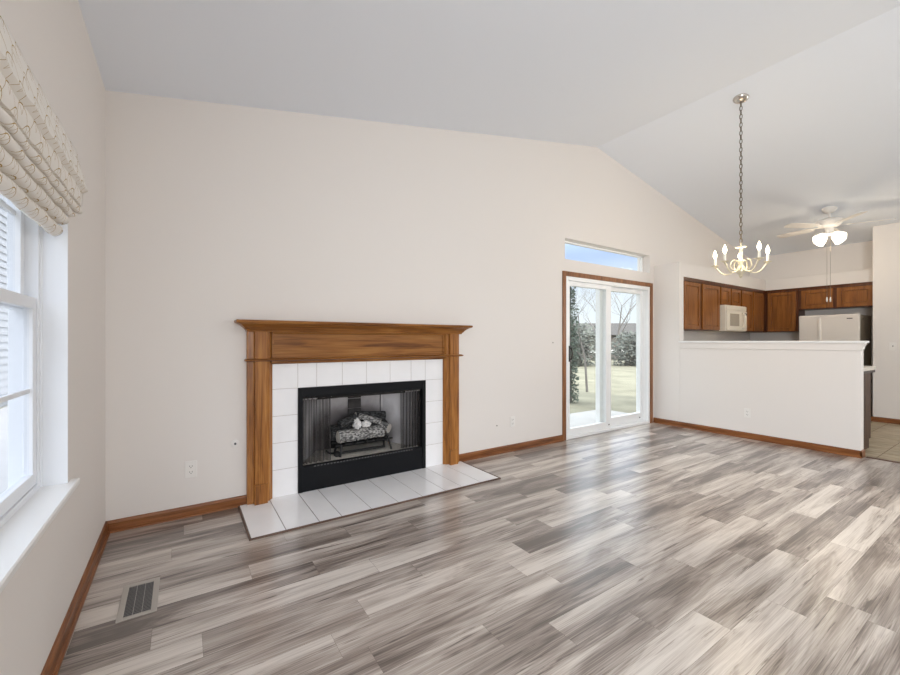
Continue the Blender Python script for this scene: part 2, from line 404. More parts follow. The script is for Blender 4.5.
M['mwglass'] = plain('microwave_window', (0.40, 0.345, 0.27), 0.25)
M['dark'] = plain('dark_badge', (0.03, 0.028, 0.025), 0.4)
M['counter'] = plain('cream_laminate', (0.62, 0.575, 0.50), 0.35)
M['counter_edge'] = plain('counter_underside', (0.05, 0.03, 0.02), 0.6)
M['ktile'] = stone_tile_mat()
M['kgrout'] = plain('brown_grout', (0.11, 0.07, 0.045), 0.9)
M['fabric'] = fabric_mat()
M['glass'] = glass('clear_glass', (0.97, 0.985, 0.98))
M['sglass'] = glass('side_glass', (0.95, 0.97, 1.0), 0.6)
M['handle'] = plain('bronze_handle', (0.02, 0.017, 0.015), 0.4)
M['lawn'] = plain('dormant_lawn', (0.255, 0.245, 0.185), 0.95, spec=0.1, noise=0.22, nscale=1.2)
M['concrete'] = plain('patio_concrete', (0.46, 0.455, 0.445), 0.9, noise=0.06, nscale=6)
M['bark'] = plain('grey_bark', (0.20, 0.185, 0.175), 0.9)
M['leafdark'] = plain('evergreen_leaf', (0.10, 0.135, 0.10), 0.8, noise=0.3, nscale=3)
M['leafgrey'] = plain('hedge_leaf', (0.155, 0.17, 0.15), 0.85, noise=0.25, nscale=2)
M['siding'] = plain('white_vinyl_siding', (0.46, 0.465, 0.475), 0.6)
M['shed'] = plain('taupe_siding', (0.13, 0.118, 0.11), 0.8)
M['shingle'] = plain('grey_shingle', (0.085, 0.08, 0.077), 0.9, noise=0.15, nscale=8)
M['fencewood'] = plain('weathered_fence', (0.36, 0.33, 0.30), 0.9, noise=0.15, nscale=4)

# ------------------------------------------------------------------ the room
XL, YB, XH, XR, YF = -0.405, 3.345, 5.90, 8.75, -3.2
XK = 9.33
RX, RZ, PITCH = 4.55, 3.772, 0.1935
def cz(x): return RZ - PITCH*abs(x - RX)

def struct(o, label, cat): return tag(o, label, cat, kind='structure')

# floor: individual planks laid along X as the pattern of one mesh
def floor():
    bm = bmesh.new(); lay = bm.loops.layers.float_color.new('plank')
    rnd = random.Random(5)
    W, Lp, g = 0.152, 0.975, 0.0004
    known = {0: 0.2, 3: 2.563, 4: 0.35, 5: 1.93, 6: 1.676, 7: 1.32, 8: 0.1, 10: 0.516, 11: 0.687, 12: 0.069, 13: 0.87, 14: 0.60, 15: 0.3, 16: 0.88, 18: -0.05}
    tones = {(6, 1.676): 0.42, (6, 0.7): 0.86, (5, 1.93): 0.25}
    x0, x1 = XL, 5.985
    for n in range(int(YF/W)-1, int(YB/W)+1):
        ya, yb = max(n*W, YF), min((n+1)*W, YB)
        if yb - ya < 0.004: continue
        st = known.get(n, rnd.random()*Lp)
        k = math.floor((x0 - st)/Lp)
        while st + k*Lp < x1:
            a, b = max(st + k*Lp, x0), min(st + (k+1)*Lp, x1)
            k += 1
            if b - a < 0.01: continue
            t = rnd.random()
            t = 0.5 + (t-0.5)*1.15
            c = (t, rnd.random(), rnd.random(), 1)
            v = [bm.verts.new(p) for p in ((a+g, ya+g, 0), (b-g, ya+g, 0), (b-g, yb-g, 0), (a+g, yb-g, 0))]
            f = bm.faces.new(v)
            for l in f.loops: l[lay] = c
    v = [bm.verts.new(p) for p in ((x0-0.02, YF, -0.003), (x1, YF, -0.003), (x1, YB, -0.003), (x0-0.02, YB, -0.003))]
    f = bm.faces.new(v); f.material_index = 1
    w = [bm.verts.new(p) for p in ((x0-0.02, YF, -0.12), (x1, YF, -0.12), (x1, YB, -0.12), (x0-0.02, YB, -0.12))]
    for q in (w[::-1], [v[0],w[0],w[1],v[1]], [v[1],w[1],w[2],v[2]], [v[2],w[2],w[3],v[3]], [v[3],w[3],w[0],v[0]]):
        bm.faces.new(q).material_index = 1
    me = bpy.data.meshes.new('floor'); bm.to_mesh(me); bm.free()
    me.materials.append(M['plank']); me.materials.append(M['seam'])
    o = bpy.data.objects.new('floor', me); COL.objects.link(o)
    struct(o, 'grey wood-look plank floor of the living room', 'floor')
floor()

# kitchen tile floor
kf = MB()
T = 0.335; g = 0.004
i = 0
x = 6.01
kt = MB()
while x < XK:
    y = 1.04 - T*13
    while y < YB:
        kt.box(x+g, min(x+T, XK)-g, max(y, YF)+g, min(y+T, YB)-g, -0.012, 0.0)
        y += T
    x += T
fk = MB().box(5.985, XK, YF, YB, -0.12, -0.004).build('floor_kitchen', M['kgrout'])
struct(fk, 'beige tiled kitchen floor beyond the half wall', 'floor')
kt.build('tile', M['ktile'], fk)
st = MB().prism([(5.955,0.0),(5.965,0.009),(6.0,0.009),(6.012,0.0)], 'y', YF, 1.10).build('floor_transition', M['trimdark'])
struct(st, 'dark strip where plank floor meets kitchen tile', 'trim')

# walls
def gable(mb, x0, x1, z0, y0, y1, ztop=None):
    xs = [x0] + ([RX] if x0 < RX < x1 else []) + [x1]
    top = [(x, cz(x) + 0.02) for x in xs] if ztop is None else [(x0, ztop), (x1, ztop)]
    mb.prism([(x0, z0), (x1, z0)] + top[::-1], 'y', y0, y1)

wt = 0.15
DX0, DX1, DZ = 3.935, 5.785, 2.022          # sliding door opening
TX0, TX1, TZ0, TZ1 = 3.924, 5.79, 2.232, 2.49   # transom
FX0, FX1, FZ0, FZ1 = 0.785, 1.918, 0.0, 0.83    # firebox opening
wb = MB()
gable(wb, XL-wt, FX0, -0.12, YB, YB+wt)
gable(wb, FX0, FX1, FZ1, YB, YB+wt)
gable(wb, FX1, TX0, -0.12, YB, YB+wt)
gable(wb, TX0, TX1, DZ, YB, YB+wt, TZ0)
gable(wb, TX0, TX1, TZ1, YB, YB+wt)
gable(wb, TX1, XK+wt, -0.12, YB, YB+wt)
wb.box(TX0, DX0, YB, YB+wt, -0.12, DZ); wb.box(DX1, TX1, YB, YB+wt, -0.12, DZ); wb.box(DX0, DX1, YB, YB+wt, -0.12, -0.002)
struct(wb.build('wall_back', M['wall']), 'long cream wall with the fireplace and sliding door', 'wall')

WY0, WY1, WZ0, WZ1 = 0.95, 2.33, 0.61, 2.05   # side window opening
wl = MB()
top = cz(XL) + 0.02
wl.box(XL-wt, XL, YF, -2.45, -0.12, top); wl.box(XL-wt, XL, -0.85, WY0, -0.12, top); wl.box(XL-wt, XL, -2.45, -0.85, -0.12, 0.55); wl.box(XL-wt, XL, -2.45, -0.85, 2.35, top); wl.box(XL-wt, XL, WY1, YB, -0.12, top)
wl.box(XL-wt, XL, WY0, WY1, -0.12, WZ0); wl.box(XL-wt, XL, WY0, WY1, WZ1, top)
struct(wl.build('wall_left', M['wall']), 'cream side wall with the shaded window', 'wall')

wr = MB()
wr.prism([(XR, -0.12), (XK+wt, -0.12), (XK+wt, cz(XK+wt)+0.02), (XR, cz(XR)+0.02)], 'y', -0.90, 1.545)
wr.prism([(XR, -0.12), (XK+wt, -0.12), (XK+wt, cz(XK+wt)+0.02), (XR, cz(XR)+0.02)], 'y', YF, -2.60)
struct(wr.build('wall_right', M['wall'], bevel=0.004), 'cream wall beside the kitchen entry carrying a light switch', 'wall')
wa = MB().box(XK, XK+wt, -2.60, -0.90, -0.12, 0.80).box(XK, XK+wt, -2.60, -0.90, 2.30, cz(XK)+0.02)  # alcove and opening added to give the fill lamp a window
struct(wa.build('wall_alcove', M['wall']), 'cream alcove wall behind the camera with a window', 'wall')
fr = MB()
for bx in ((-2.60, -2.54, 0.80, 2.30), (-0.96, -0.90, 0.80, 2.30), (-2.54, -0.96, 0.80, 0.86), (-2.54, -0.96, 2.24, 2.30)):
    fr.box(XK+0.06, XK+0.11, bx[0], bx[1], bx[2], bx[3])
o = struct(fr.build('window_6', M['vinyl']), 'white alcove window behind the camera', 'window')  # unseen window added as a light source on the right
MB().box(XK+0.082, XK+0.088, -2.55, -0.95, 0.85, 2.25).build('pane', M['glass'], o)
wk = MB().box(XK, XK+wt, 1.545, YB, -0.12, cz(XK)+0.02)
struct(wk.build('wall_kitchen', M['wall']), 'cream far wall of the kitchen behind the refrigerator', 'wall')

# front wall behind the camera, with one broad window added for sun and fill
wf = MB()
FW = [(3.40, 5.55)]
fz0, fz1 = 1.30, 2.45
gable(wf, XL-wt, FW[0][0], -0.12, YF-wt, YF)
gable(wf, FW[-1][1], XK+wt, -0.12, YF-wt, YF)
gable(wf, FW[0][0], FW[-1][1], -0.12, YF-wt, YF, fz0)
gable(wf, FW[0][0], FW[-1][1], fz1, YF-wt, YF)
struct(wf.build('wall_front', M['wall']), 'cream wall behind the camera with one broad high window', 'wall')
for n, (a, b) in enumerate(FW):
    fr = MB()
    for bx in ((a, a+0.06, fz0, fz1), (b-0.06, b, fz0, fz1), (a+0.06, b-0.06, fz0, fz0+0.06), (a+0.06, b-0.06, fz1-0.06, fz1), ((a+b)/2-0.03, (a+b)/2+0.03, fz0+0.06, fz1-0.06)):
        fr.box(bx[0], bx[1], YF-0.12, YF-0.06, bx[2], bx[3])
    o = struct(fr.build('window_%d' % (n+3), M['vinyl']), 'broad front window behind the camera', 'window')
    MB().box(a+0.05, b-0.05, YF-0.093, YF-0.087, fz0+0.05, fz1-0.05).build('pane', M['glass'], o)  # pane of the added front window

fr = MB()
for bx in ((-2.45, -2.39, 0.55, 2.35), (-0.91, -0.85, 0.55, 2.35), (-2.39, -0.91, 0.55, 0.61), (-2.39, -0.91, 2.29, 2.35), (-2.39, -0.91, 1.42, 1.48)):
    fr.box(XL-0.12, XL-0.07, bx[0], bx[1], bx[2], bx[3])
o = struct(fr.build('window_5', M['vinyl']), 'white side window behind the camera', 'window')  # unseen window added to light the room from the left
MB().box(XL-0.098, XL-0.092, -2.40, -0.90, 0.60, 2.30).build('pane', M['glass'], o)  # pane of the added side window

# half wall, tall stub, soffit
hw = MB().box(XH, 6.02, 1.13, 2.972, -0.02, 1.195)
hw.box(XH, 6.02, 2.972, YB, -0.02, 2.345)
struct(hw.build('wall_half', M['wall'], bevel=0.003), 'cream half wall stepping up to a tall stub at the sliding door', 'wall')
cap = MB().box(5.872, 6.035, 1.088, 2.972, 1.197, 1.222)
struct(cap.build('trim_1', M['whitewood'], bevel=0.006), 'white ledge cap along the top of the half wall', 'trim')
ap = MB().box(5.888, 5.90, 1.118, 2.972, 1.118, 1.197)
ap.prism([(1.13,1.128),(1.122,1.132),(1.119,1.155),(1.110,1.178),(1.102,1.197),(1.13,1.197)], 'x', 5.890, 6.022)
struct(ap.build('trim_2', M['wall'], bevel=0.003), 'painted apron moulding under the half wall ledge', 'trim')
sf = MB().box(6.02, XK, 2.975, YB, 2.15, 2.345).box(8.985, XK, 1.545, 2.975, 2.15, 2.345)
struct(sf.build('trim_3', M['wall'], bevel=0.004), 'cream soffit box above the kitchen wall cabinets', 'soffit')

# ceiling: two sloping slabs meeting at the ridge
ce = MB()
xa, xb = XL-wt-0.3, XK+wt+0.3
ce.prism([(xa, cz(xa)), (RX, RZ), (RX, RZ+0.16), (xa, cz(xa)+0.16)], 'y', YF-0.6, YB+wt+0.4)
ce.prism([(RX, RZ), (xb, cz(xb)), (xb, cz(xb)+0.16), (RX, RZ+0.16)], 'y', YF-0.6, YB+wt+0.4)
struct(ce.build('ceiling', M['ceiling']), 'white vaulted ceiling sloping down from a central ridge', 'ceiling')

# baseboards
def base_prof(d): return [(0, 0), (d, 0), (d, 0.058), (d*0.55, 0.072), (0, 0.074)]
def baseboard(name, mat, axis, a, b, pos, sgn, label):
    mb = MB(); pr = [(pos + sgn*p, z) for p, z in base_prof(0.014)]
    mb.prism(pr, axis, a, b)
    sh = [(pos + sgn*(0.014+0.012*math.cos(t)), 0.014*math.sin(t)) for t in (0, 0.5, 1.0, 1.57)] + [(pos + sgn*0.014, 0)]
    mb.prism(sh, axis, a, b)
    return struct(mb.build(name, mat), label, 'baseboard')
baseboard('baseboard_back', M['baseX'], 'x', XL, 0.40, YB, -1, 'stained wood baseboard left of the fireplace')
baseboard('baseboard_middle', M['baseX'], 'x', 2.31, 3.87, YB, -1, 'stained wood baseboard between fireplace and sliding door')
baseboard('baseboard_left', M['baseY'], 'y', YF, YB, XL, 1, 'stained wood baseboard below the side window')
baseboard('baseboard_half', M['baseY'], 'y', 1.118, YB, XH, -1, 'stained wood baseboard along the half wall')
mb = MB().prism([(1.13-p, z) for p, z in base_prof(0.014)], 'x', 5.886, 6.02)
struct(mb.build('baseboard_end', M['baseX']), 'stained wood baseboard on the end of the half wall', 'baseboard')
baseboard('baseboard_right', M['baseY'], 'y', YF, 1.545, XR, -1, 'stained wood baseboard under the light switch wall')
mb = MB().prism([(1.545+p, z) for p, z in base_prof(0.014)], 'x', XR-0.014, XK)
struct(mb.build('baseboard_nook', M['baseX']), 'stained wood baseboard turning into the refrigerator nook', 'baseboard')

# ------------------------------------------------------------------ side window
def side_window():
    xi, xo = XL-0.082, XL-0.150
    w = thing('window_1', 'white double-hung side window with grids', 'window', (XL-0.08, (WY0+WY1)/2, WZ0), kind='structure')
    J = MB()   # painted reveal lining
    J.box(xi, XL+0.0005, WY1-0.004, WY1+0.001, WZ0, WZ1); J.box(xi, XL+0.0005, WY0-0.001, WY0+0.004, WZ0, WZ1); J.box(xi, XL+0.0005, WY0, WY1, WZ1-0.004, WZ1+0.001)
    J.build('reveal', M['vinyl_side'], w)
    f = MB()
    f.box(xo-0.02, xi, WY1-0.032, WY1, WZ0, WZ1); f.box(xo-0.02, xi, WY0, WY0+0.032, WZ0, WZ1)
    f.box(xo-0.02, xi, WY0+0.032, WY1-0.032, WZ0, WZ0+0.028); f.box(xo-0.02, xi, WY0+0.032, WY1-0.032, WZ1-0.03, WZ1)
    f.box(xi-0.03, xi+0.006, WY1-0.010, WY1-0.001, WZ0, WZ1)
    f.build('window_frame', M['vinyl_side'], w, bevel=0.003)
    zm = 1.375
    def sash(name, xa, xb, z0, z1, bars_z, rail_top):
        s = MB(); a, b = WY0+0.034, WY1-0.034; st = 0.042
        s.box(xa, xb, b-st, b, z0, z1); s.box(xa, xb, a, a+st, z0, z1)
        s.box(xa, xb, a+st, b-st, z0, z0+0.05); s.box(xa, xb, a+st, b-st, z1-rail_top, z1)
        o = s.build(name, M['vinyl_side'], w, bevel=0.003)
        mu = MB(); xm = (xa+xb)/2
        for z in bars_z: mu.box(xm-0.006, xm+0.006, a+st, b-st, z-0.009, z+0.009)
        for k in (1, 2):
            y = a+st + (b-a-2*st)*k/3.0
            mu.box(xm-0.005, xm+0.005, y-0.009, y+0.009, z0+0.05, z1-rail_top)
        mu.build('muntin', M['vinyl_side'], o)
        MB().box(xm-0.003, xm+0.003, a+st-0.005, b-st+0.005, z0+0.045, z1-rail_top+0.005).build('pane', M['sglass'], o)
    sash('lower_sash', xi-0.036, xi-0.006, WZ0+0.03, zm+0.02, ((WZ0+zm)/2+0.03,), 0.045)
    sash('upper_sash', xo-0.012, xo+0.028, zm-0.03, WZ1-0.03, (1.72,), 0.045)
    lk = MB().box(xi-0.034, xi-0.008, 1.60, 1.66, zm+0.02, zm+0.035)
    lk.build('sash_lock', M['vinyl_side'], w)
    # stool
    s = MB().prism([(XL-0.082, WZ0+0.006), (XL+0.026, WZ0+0.006), (XL+0.030, WZ0), (XL+0.028, WZ0-0.020), (XL-0.082, WZ0-0.020)], 'y', WY0+0.0, WY1-0.001)
    s.prism([(XL+0.0005, WZ0+0.006), (XL+0.026, WZ0+0.006), (XL+0.030, WZ0), (XL+0.028, WZ0-0.020), (XL+0.0005, WZ0-0.020)], 'y', WY1-0.001, WY1+0.06)
    s.prism([(XL+0.0005, WZ0+0.006), (XL+0.026, WZ0+0.006), (XL+0.030, WZ0), (XL+0.028, WZ0-0.020), (XL+0.0005, WZ0-0.020)], 'y', WY0-0.06, WY0)
    s.build('window_stool', M['whitewood'], w)
side_window()

def roman_shade():
    # (x, z, far end y) of the profile corners from the wall down to the lowest roll
    K = [(-0.402, 2.084, 2.45), (-0.359, 1.902, 2.45), (-0.376, 1.888, 2.45), (-0.384, 1.817, 2.44), (-0.394, 1.786, 2.42), (-0.410, 1.754, 2.335), (-0.428, 1.704, 2.318), (-0.440, 1.655, 2.30)]
    bul = [0.001, 0.0, 0.006, 0.012, 0.012, 0.016, 0.016]
    P = []
    for (a, b, bu) in zip(K, K[1:], bul):
        n = 7
        d = Vector((b[0]-a[0], b[1]-a[1])); nn = Vector((-d.y, d.x)).normalized()
        for i in range(n):
            t = i/float(n)
            o = bu*math.sin(PI*t)**0.8 if t > 0 else 0
            dip = -0.022 if i == 0 and a is not K[0] and a is not K[1] and a is not K[2] else 0
            P.append((a[0]+d.x*t + nn.x*(o+dip), a[1]+d.y*t + nn.y*(o+dip), a[2]+(b[2]-a[2])*t))
    P.append(K[-1]); P.append((-0.452, 1.662, 2.30)); P.append((-0.455, 1.69, 2.30))
    y0 = 0.83
    r = thing('roman_shade', 'cream roman shade with gold scallop lines gathered above the side window', 'window shade', (XL, 1.64, 2.08))
    rows, uvs = [], []
    s = 0; prev = None
    ns = 40
    for (x, z, ye) in P:
        if prev: s += math.hypot(x-prev[0], z-prev[1])
        prev = (x, z); row = []; uv = []
        for k in range(ns+1):
            t = k/ns; ya = y0 + (2.45-ye)
            y = ya + (ye-ya)*t
            w = 0.0025*math.sin(y*23+z*40) + 0.0015*math.sin(y*51+z*13)
            row.append((x+(w if x > XL+0.004 else 0), y, z + (w if x <= -0.40 else 0))); uv.append((y, s*1.0))
        rows.append(row); uvs.append(uv)
    MB().strip(rows, uvs).build('pleated_fabric', M['fabric'], r, smooth=55, recalc=True, solid=0.003)
    # mounting board behind the top of the fabric
    MB().box(XL+0.0005, XL+0.0035, y0+0.01, 2.44, 2.0, 2.078).build('mounting_board', M['whitewood'], r)
roman_shade()

# ------------------------------------------------------------------ transom and sliding door
def transom():
    w = thing('window_2', 'narrow transom window above the sliding door', 'window', ((TX0+TX1)/2, YB+0.12, TZ0), kind='structure')
    f = MB(); y0, y1 = YB+0.108, YB+0.15
    f.box(TX0, TX1, y0, y1, TZ0, TZ0+0.018); f.box(TX0, TX1, y0, y1, TZ1-0.018, TZ1); f.box(TX0, TX0+0.02, y0, y1, TZ0, TZ1); f.box(TX1-0.03, TX1, y0, y1, TZ0, TZ1)
    f.box(TX1-0.085, TX1-0.06, y0+0.01, y1-0.005, TZ0+0.018, TZ1-0.018)
    f.build('window_frame', M['vinyl'], w)
    MB().box(TX0+0.02, TX1-0.03, y0+0.02, y0+0.026, TZ0+0.018, TZ1-0.018).build('pane', M['glass'], w)
transom()

def slider():
    d = thing('door_1', 'white sliding glass patio door', 'door', ((DX0+DX1)/2, YB, 0), kind='structure')
    f = MB(); y0, y1 = YB-0.006, YB+0.15
    f.box(DX0, DX0+0.050, y0, y1, 0, DZ); f.box(DX1-0.045, DX1, y0, y1, 0, DZ)
    f.box(DX0+0.050, DX1-0.045, y0, y1, DZ-0.050, DZ); f.box(DX0+0.050, DX1-0.045, y0, y1, 0, 0.035)
    f.build('door_frame', M['vinyl'], d, bevel=0.003)
    def panel(name, xa, xb, ya, yb, sl, sr, zb=0.13, zt=0.09):
        p = MB(); z0, z1 = 0.036, DZ-0.051
        p.box(xa, xa+sl, ya, yb, z0, z1); p.box(xb-sr, xb, ya, yb, z0, z1)
        p.box(xa+sl, xb-sr, ya, yb, z0, z0+zb); p.box(xa+sl, xb-sr, ya, yb, z1-zt, z1)
        o = p.build(name, M['vinyl'], d, bevel=0.003)
        ym = ya+0.014
        MB().box(xa+sl-0.005, xb-sr+0.005, ym-0.004, ym+0.004, z0+zb-0.005, z1-zt+0.005).build('pane', M['glass'], o)
        return o
    sp = panel('sliding_panel', DX0+0.051, 4.880, YB+0.020, YB+0.070, 0.050, 0.108, 0.085, 0.058)
    fp = panel('fixed_panel', 4.720, DX1-0.046, YB+0.080, YB+0.150, 0.09, 0.055, 0.115, 0.052)
    h = MB()
    hy = YB+0.020; hx = DX0+0.051+0.036
    h.tube([(hx, hy, 0.98), (hx+0.006, hy-0.035, 1.0), (hx+0.008, hy-0.045, 1.06), (hx+0.006, hy-0.035, 1.12), (hx, hy, 1.14)], 0.008, 8)
    h.box(hx-0.016, hx+0.016, hy-0.006, hy+0.001, 0.96, 1.16)
    h.build('handle', M['handle'], d, smooth=40)
    b = MB()
    for bx in (4.83, 5.66):
        b = MB(); b.lathe([(0.010, 0), (0.010, 0.004), (0, 0.005)], segs=10, M=Matrix.Translation((bx, (YB+0.020 if bx < 5 else YB+0.080), 0.085)) @ Matrix.Rotation(PI/2, 4, 'X'))
        b.build('screw_cap', M['dark'], d)
slider()
cs = MB()
cs.box(3.872, 3.93, YB-0.016, YB, 0, 2.08); cs.box(5.79, 5.852, YB-0.016, YB, 0, 2.08); cs.box(3.93, 5.79, YB-0.016, YB, 2.022, 2.08)
struct(cs.build('trim_4', M['baseZ'], bevel=0.004), 'stained wood casing around the sliding door', 'trim')

# ------------------------------------------------------------------ fireplace
HZ = 0.010
FXc = 1.355
def hearth():
    r = thing('hearth', 'white tiled hearth set flush in the floor before the fireplace', 'hearth', (FXc, 3.04, 0))
    y0, y1 = 2.728, YB
    MB().box(0.352, 2.338, y0+0.004, y1, 0.0005, HZ-0.002).build('grout', M['grout'], r)
    xs = [0.352, 0.556, 0.769, 0.922, 1.141, 1.355, 1.562, 1.777, 1.939, 2.137, 2.338]
    t = MB()
    for a, b in zip(xs, xs[1:]): t.box(a+0.0028, b-0.0028, y0+0.006, y1-0.002, 0.002, HZ)
    t.build('tile', M['tile'], r, bevel=0.0012)
    e = MB().box(0.340, 2.348, y0-0.010, y0+0.004, 0.0003, HZ+0.002).box(0.340, 0.352, y0+0.004, y1-0.027, 0.0003, HZ+0.002).box(2.338, 2.348, y0+0.004, y1-0.027, 0.0003, HZ+0.002)
    e.build('edge_strip', M['trimdark'], r, bevel=0.003)
hearth()

def surround():
    r = thing('tile_surround', 'white square tile surround between oak mantel and black firebox', 'tile surround', (FXc, YB, HZ))
    X = [0.577, 0.766, 0.914, 1.127, 1.343, 1.567, 1.781, 1.934, 2.133]
    Z = [HZ, 0.222, 0.430, 0.638, 0.847, 1.043]
    g = 0.0018
    t = MB()
    for a, b in zip(X, X[1:]): t.box(a+g, b-g, YB-0.010, YB-0.002, Z[4]+g, Z[5])
    for c in (0, 7):
        for z0, z1 in zip(Z[:4], Z[1:5]): t.box(X[c]+g, X[c+1]-g, YB-0.010, YB-0.002, z0+g, z1-g)
    gb = MB()
    gb.box(X[0], X[-1], YB-0.0085, YB-0.0005, Z[4], Z[5]); gb.box(X[0], X[1], YB-0.0085, YB-0.0005, Z[0], Z[4]); gb.box(X[7], X[8], YB-0.0085, YB-0.0005, Z[0], Z[4])
    gb.build('grout', M['grout_light'], r)
    t.build('tile', M['tile'], r, bevel=0.0012)
surround()

def mantel():
    r = thing('fireplace_mantel', 'honey oak fireplace mantel with stepped cornice shelf', 'mantel', (FXc, YB, HZ))
    def leg_plan(mir):
        P = [(0.400, YB), (0.400, 3.310), (0.403, 3.306), (0.440, 3.302), (0.446, 3.300), (0.449, 3.272), (0.530, 3.272), (0.533, 3.300), (0.539, 3.302), (0.555, 3.306), (0.560, 3.315), (0.572, 3.330), (0.577, 3.331), (0.577, YB)]
        return [(2*FXc - x, y) for x, y in P] if mir else P
    for mir in (False, True):
        MB().prism(leg_plan(mir), 'z', HZ, 1.071).build('pilaster', M['oakZ'], r)
        xa, xb = 0.447, 0.532
        if mir: xa, xb = 2*FXc - xb, 2*FXc - xa
        MB().box(xa-0.003, xb+0.003, 3.260, 3.29, HZ, 0.155).build('plinth_block', M['oakZ'], r, bevel=0.002)
        MB().prism(leg_plan(mir), 'z', 1.085, 1.294).build('capital', M['oakZ'], r)
    # frieze board between the capitals with a framed recessed field
    f = MB(); x0, x1 = 0.572, 2*FXc-0.572
    f.prism([(YB, 1.085), (3.322, 1.085), (3.322, 1.294), (YB, 1.294)], 'x', x0, x1)
    f.build('frieze', M['oakX'], r)
    fm = MB()
    fm.prism([(3.322, 1.274), (3.312, 1.276), (3.306, 1.284), (3.303, 1.294), (3.322, 1.294)], 'x', x0, x1)
    fm.box(x0+0.002, x0+0.014, 3.312, 3.324, 1.086, 1.276); fm.box(x1-0.014, x1-0.002, 3.312, 3.324, 1.086, 1.276)
    fm.build('frieze_moulding', M['oakX'], r)
    MB().prism([(YB, 1.043), (3.318, 1.043), (3.313, 1.048), (3.313, 1.070), (YB, 1.070)], 'x', 0.570, 2*FXc-0.570).build('header_rail', M['oakX'], r)
    def stack(levels):
        mb = MB(); rings = []
        for z, pr in levels:
            a, b, y = 0.40-pr, 2*FXc-0.40+pr, 3.274-pr
            rings.append([(a, YB, z), (a, y, z), (b, y, z), (b, YB, z)])
        return mb.loft(rings)
    stack([(1.068, 0.002), (1.0705, 0.012), (1.075, 0.017), (1.080, 0.017), (1.084, 0.010), (1.088, 0.002)]).build('band_moulding', M['oakX'], r)
    stack([(1.288, 0.003), (1.292, 0.006), (1.300, 0.008), (1.306, 0.016), (1.322, 0.027), (1.338, 0.046), (1.346, 0.060), (1.347, 0.066), (1.351, 0.066)]).build('cornice', M['oakX'], r)
    stack([(1.3505, 0.076), (1.353, 0.080), (1.364, 0.083), (1.370, 0.082), (1.373, 0.078)]).build('shelf', M['oakX'], r)
mantel()

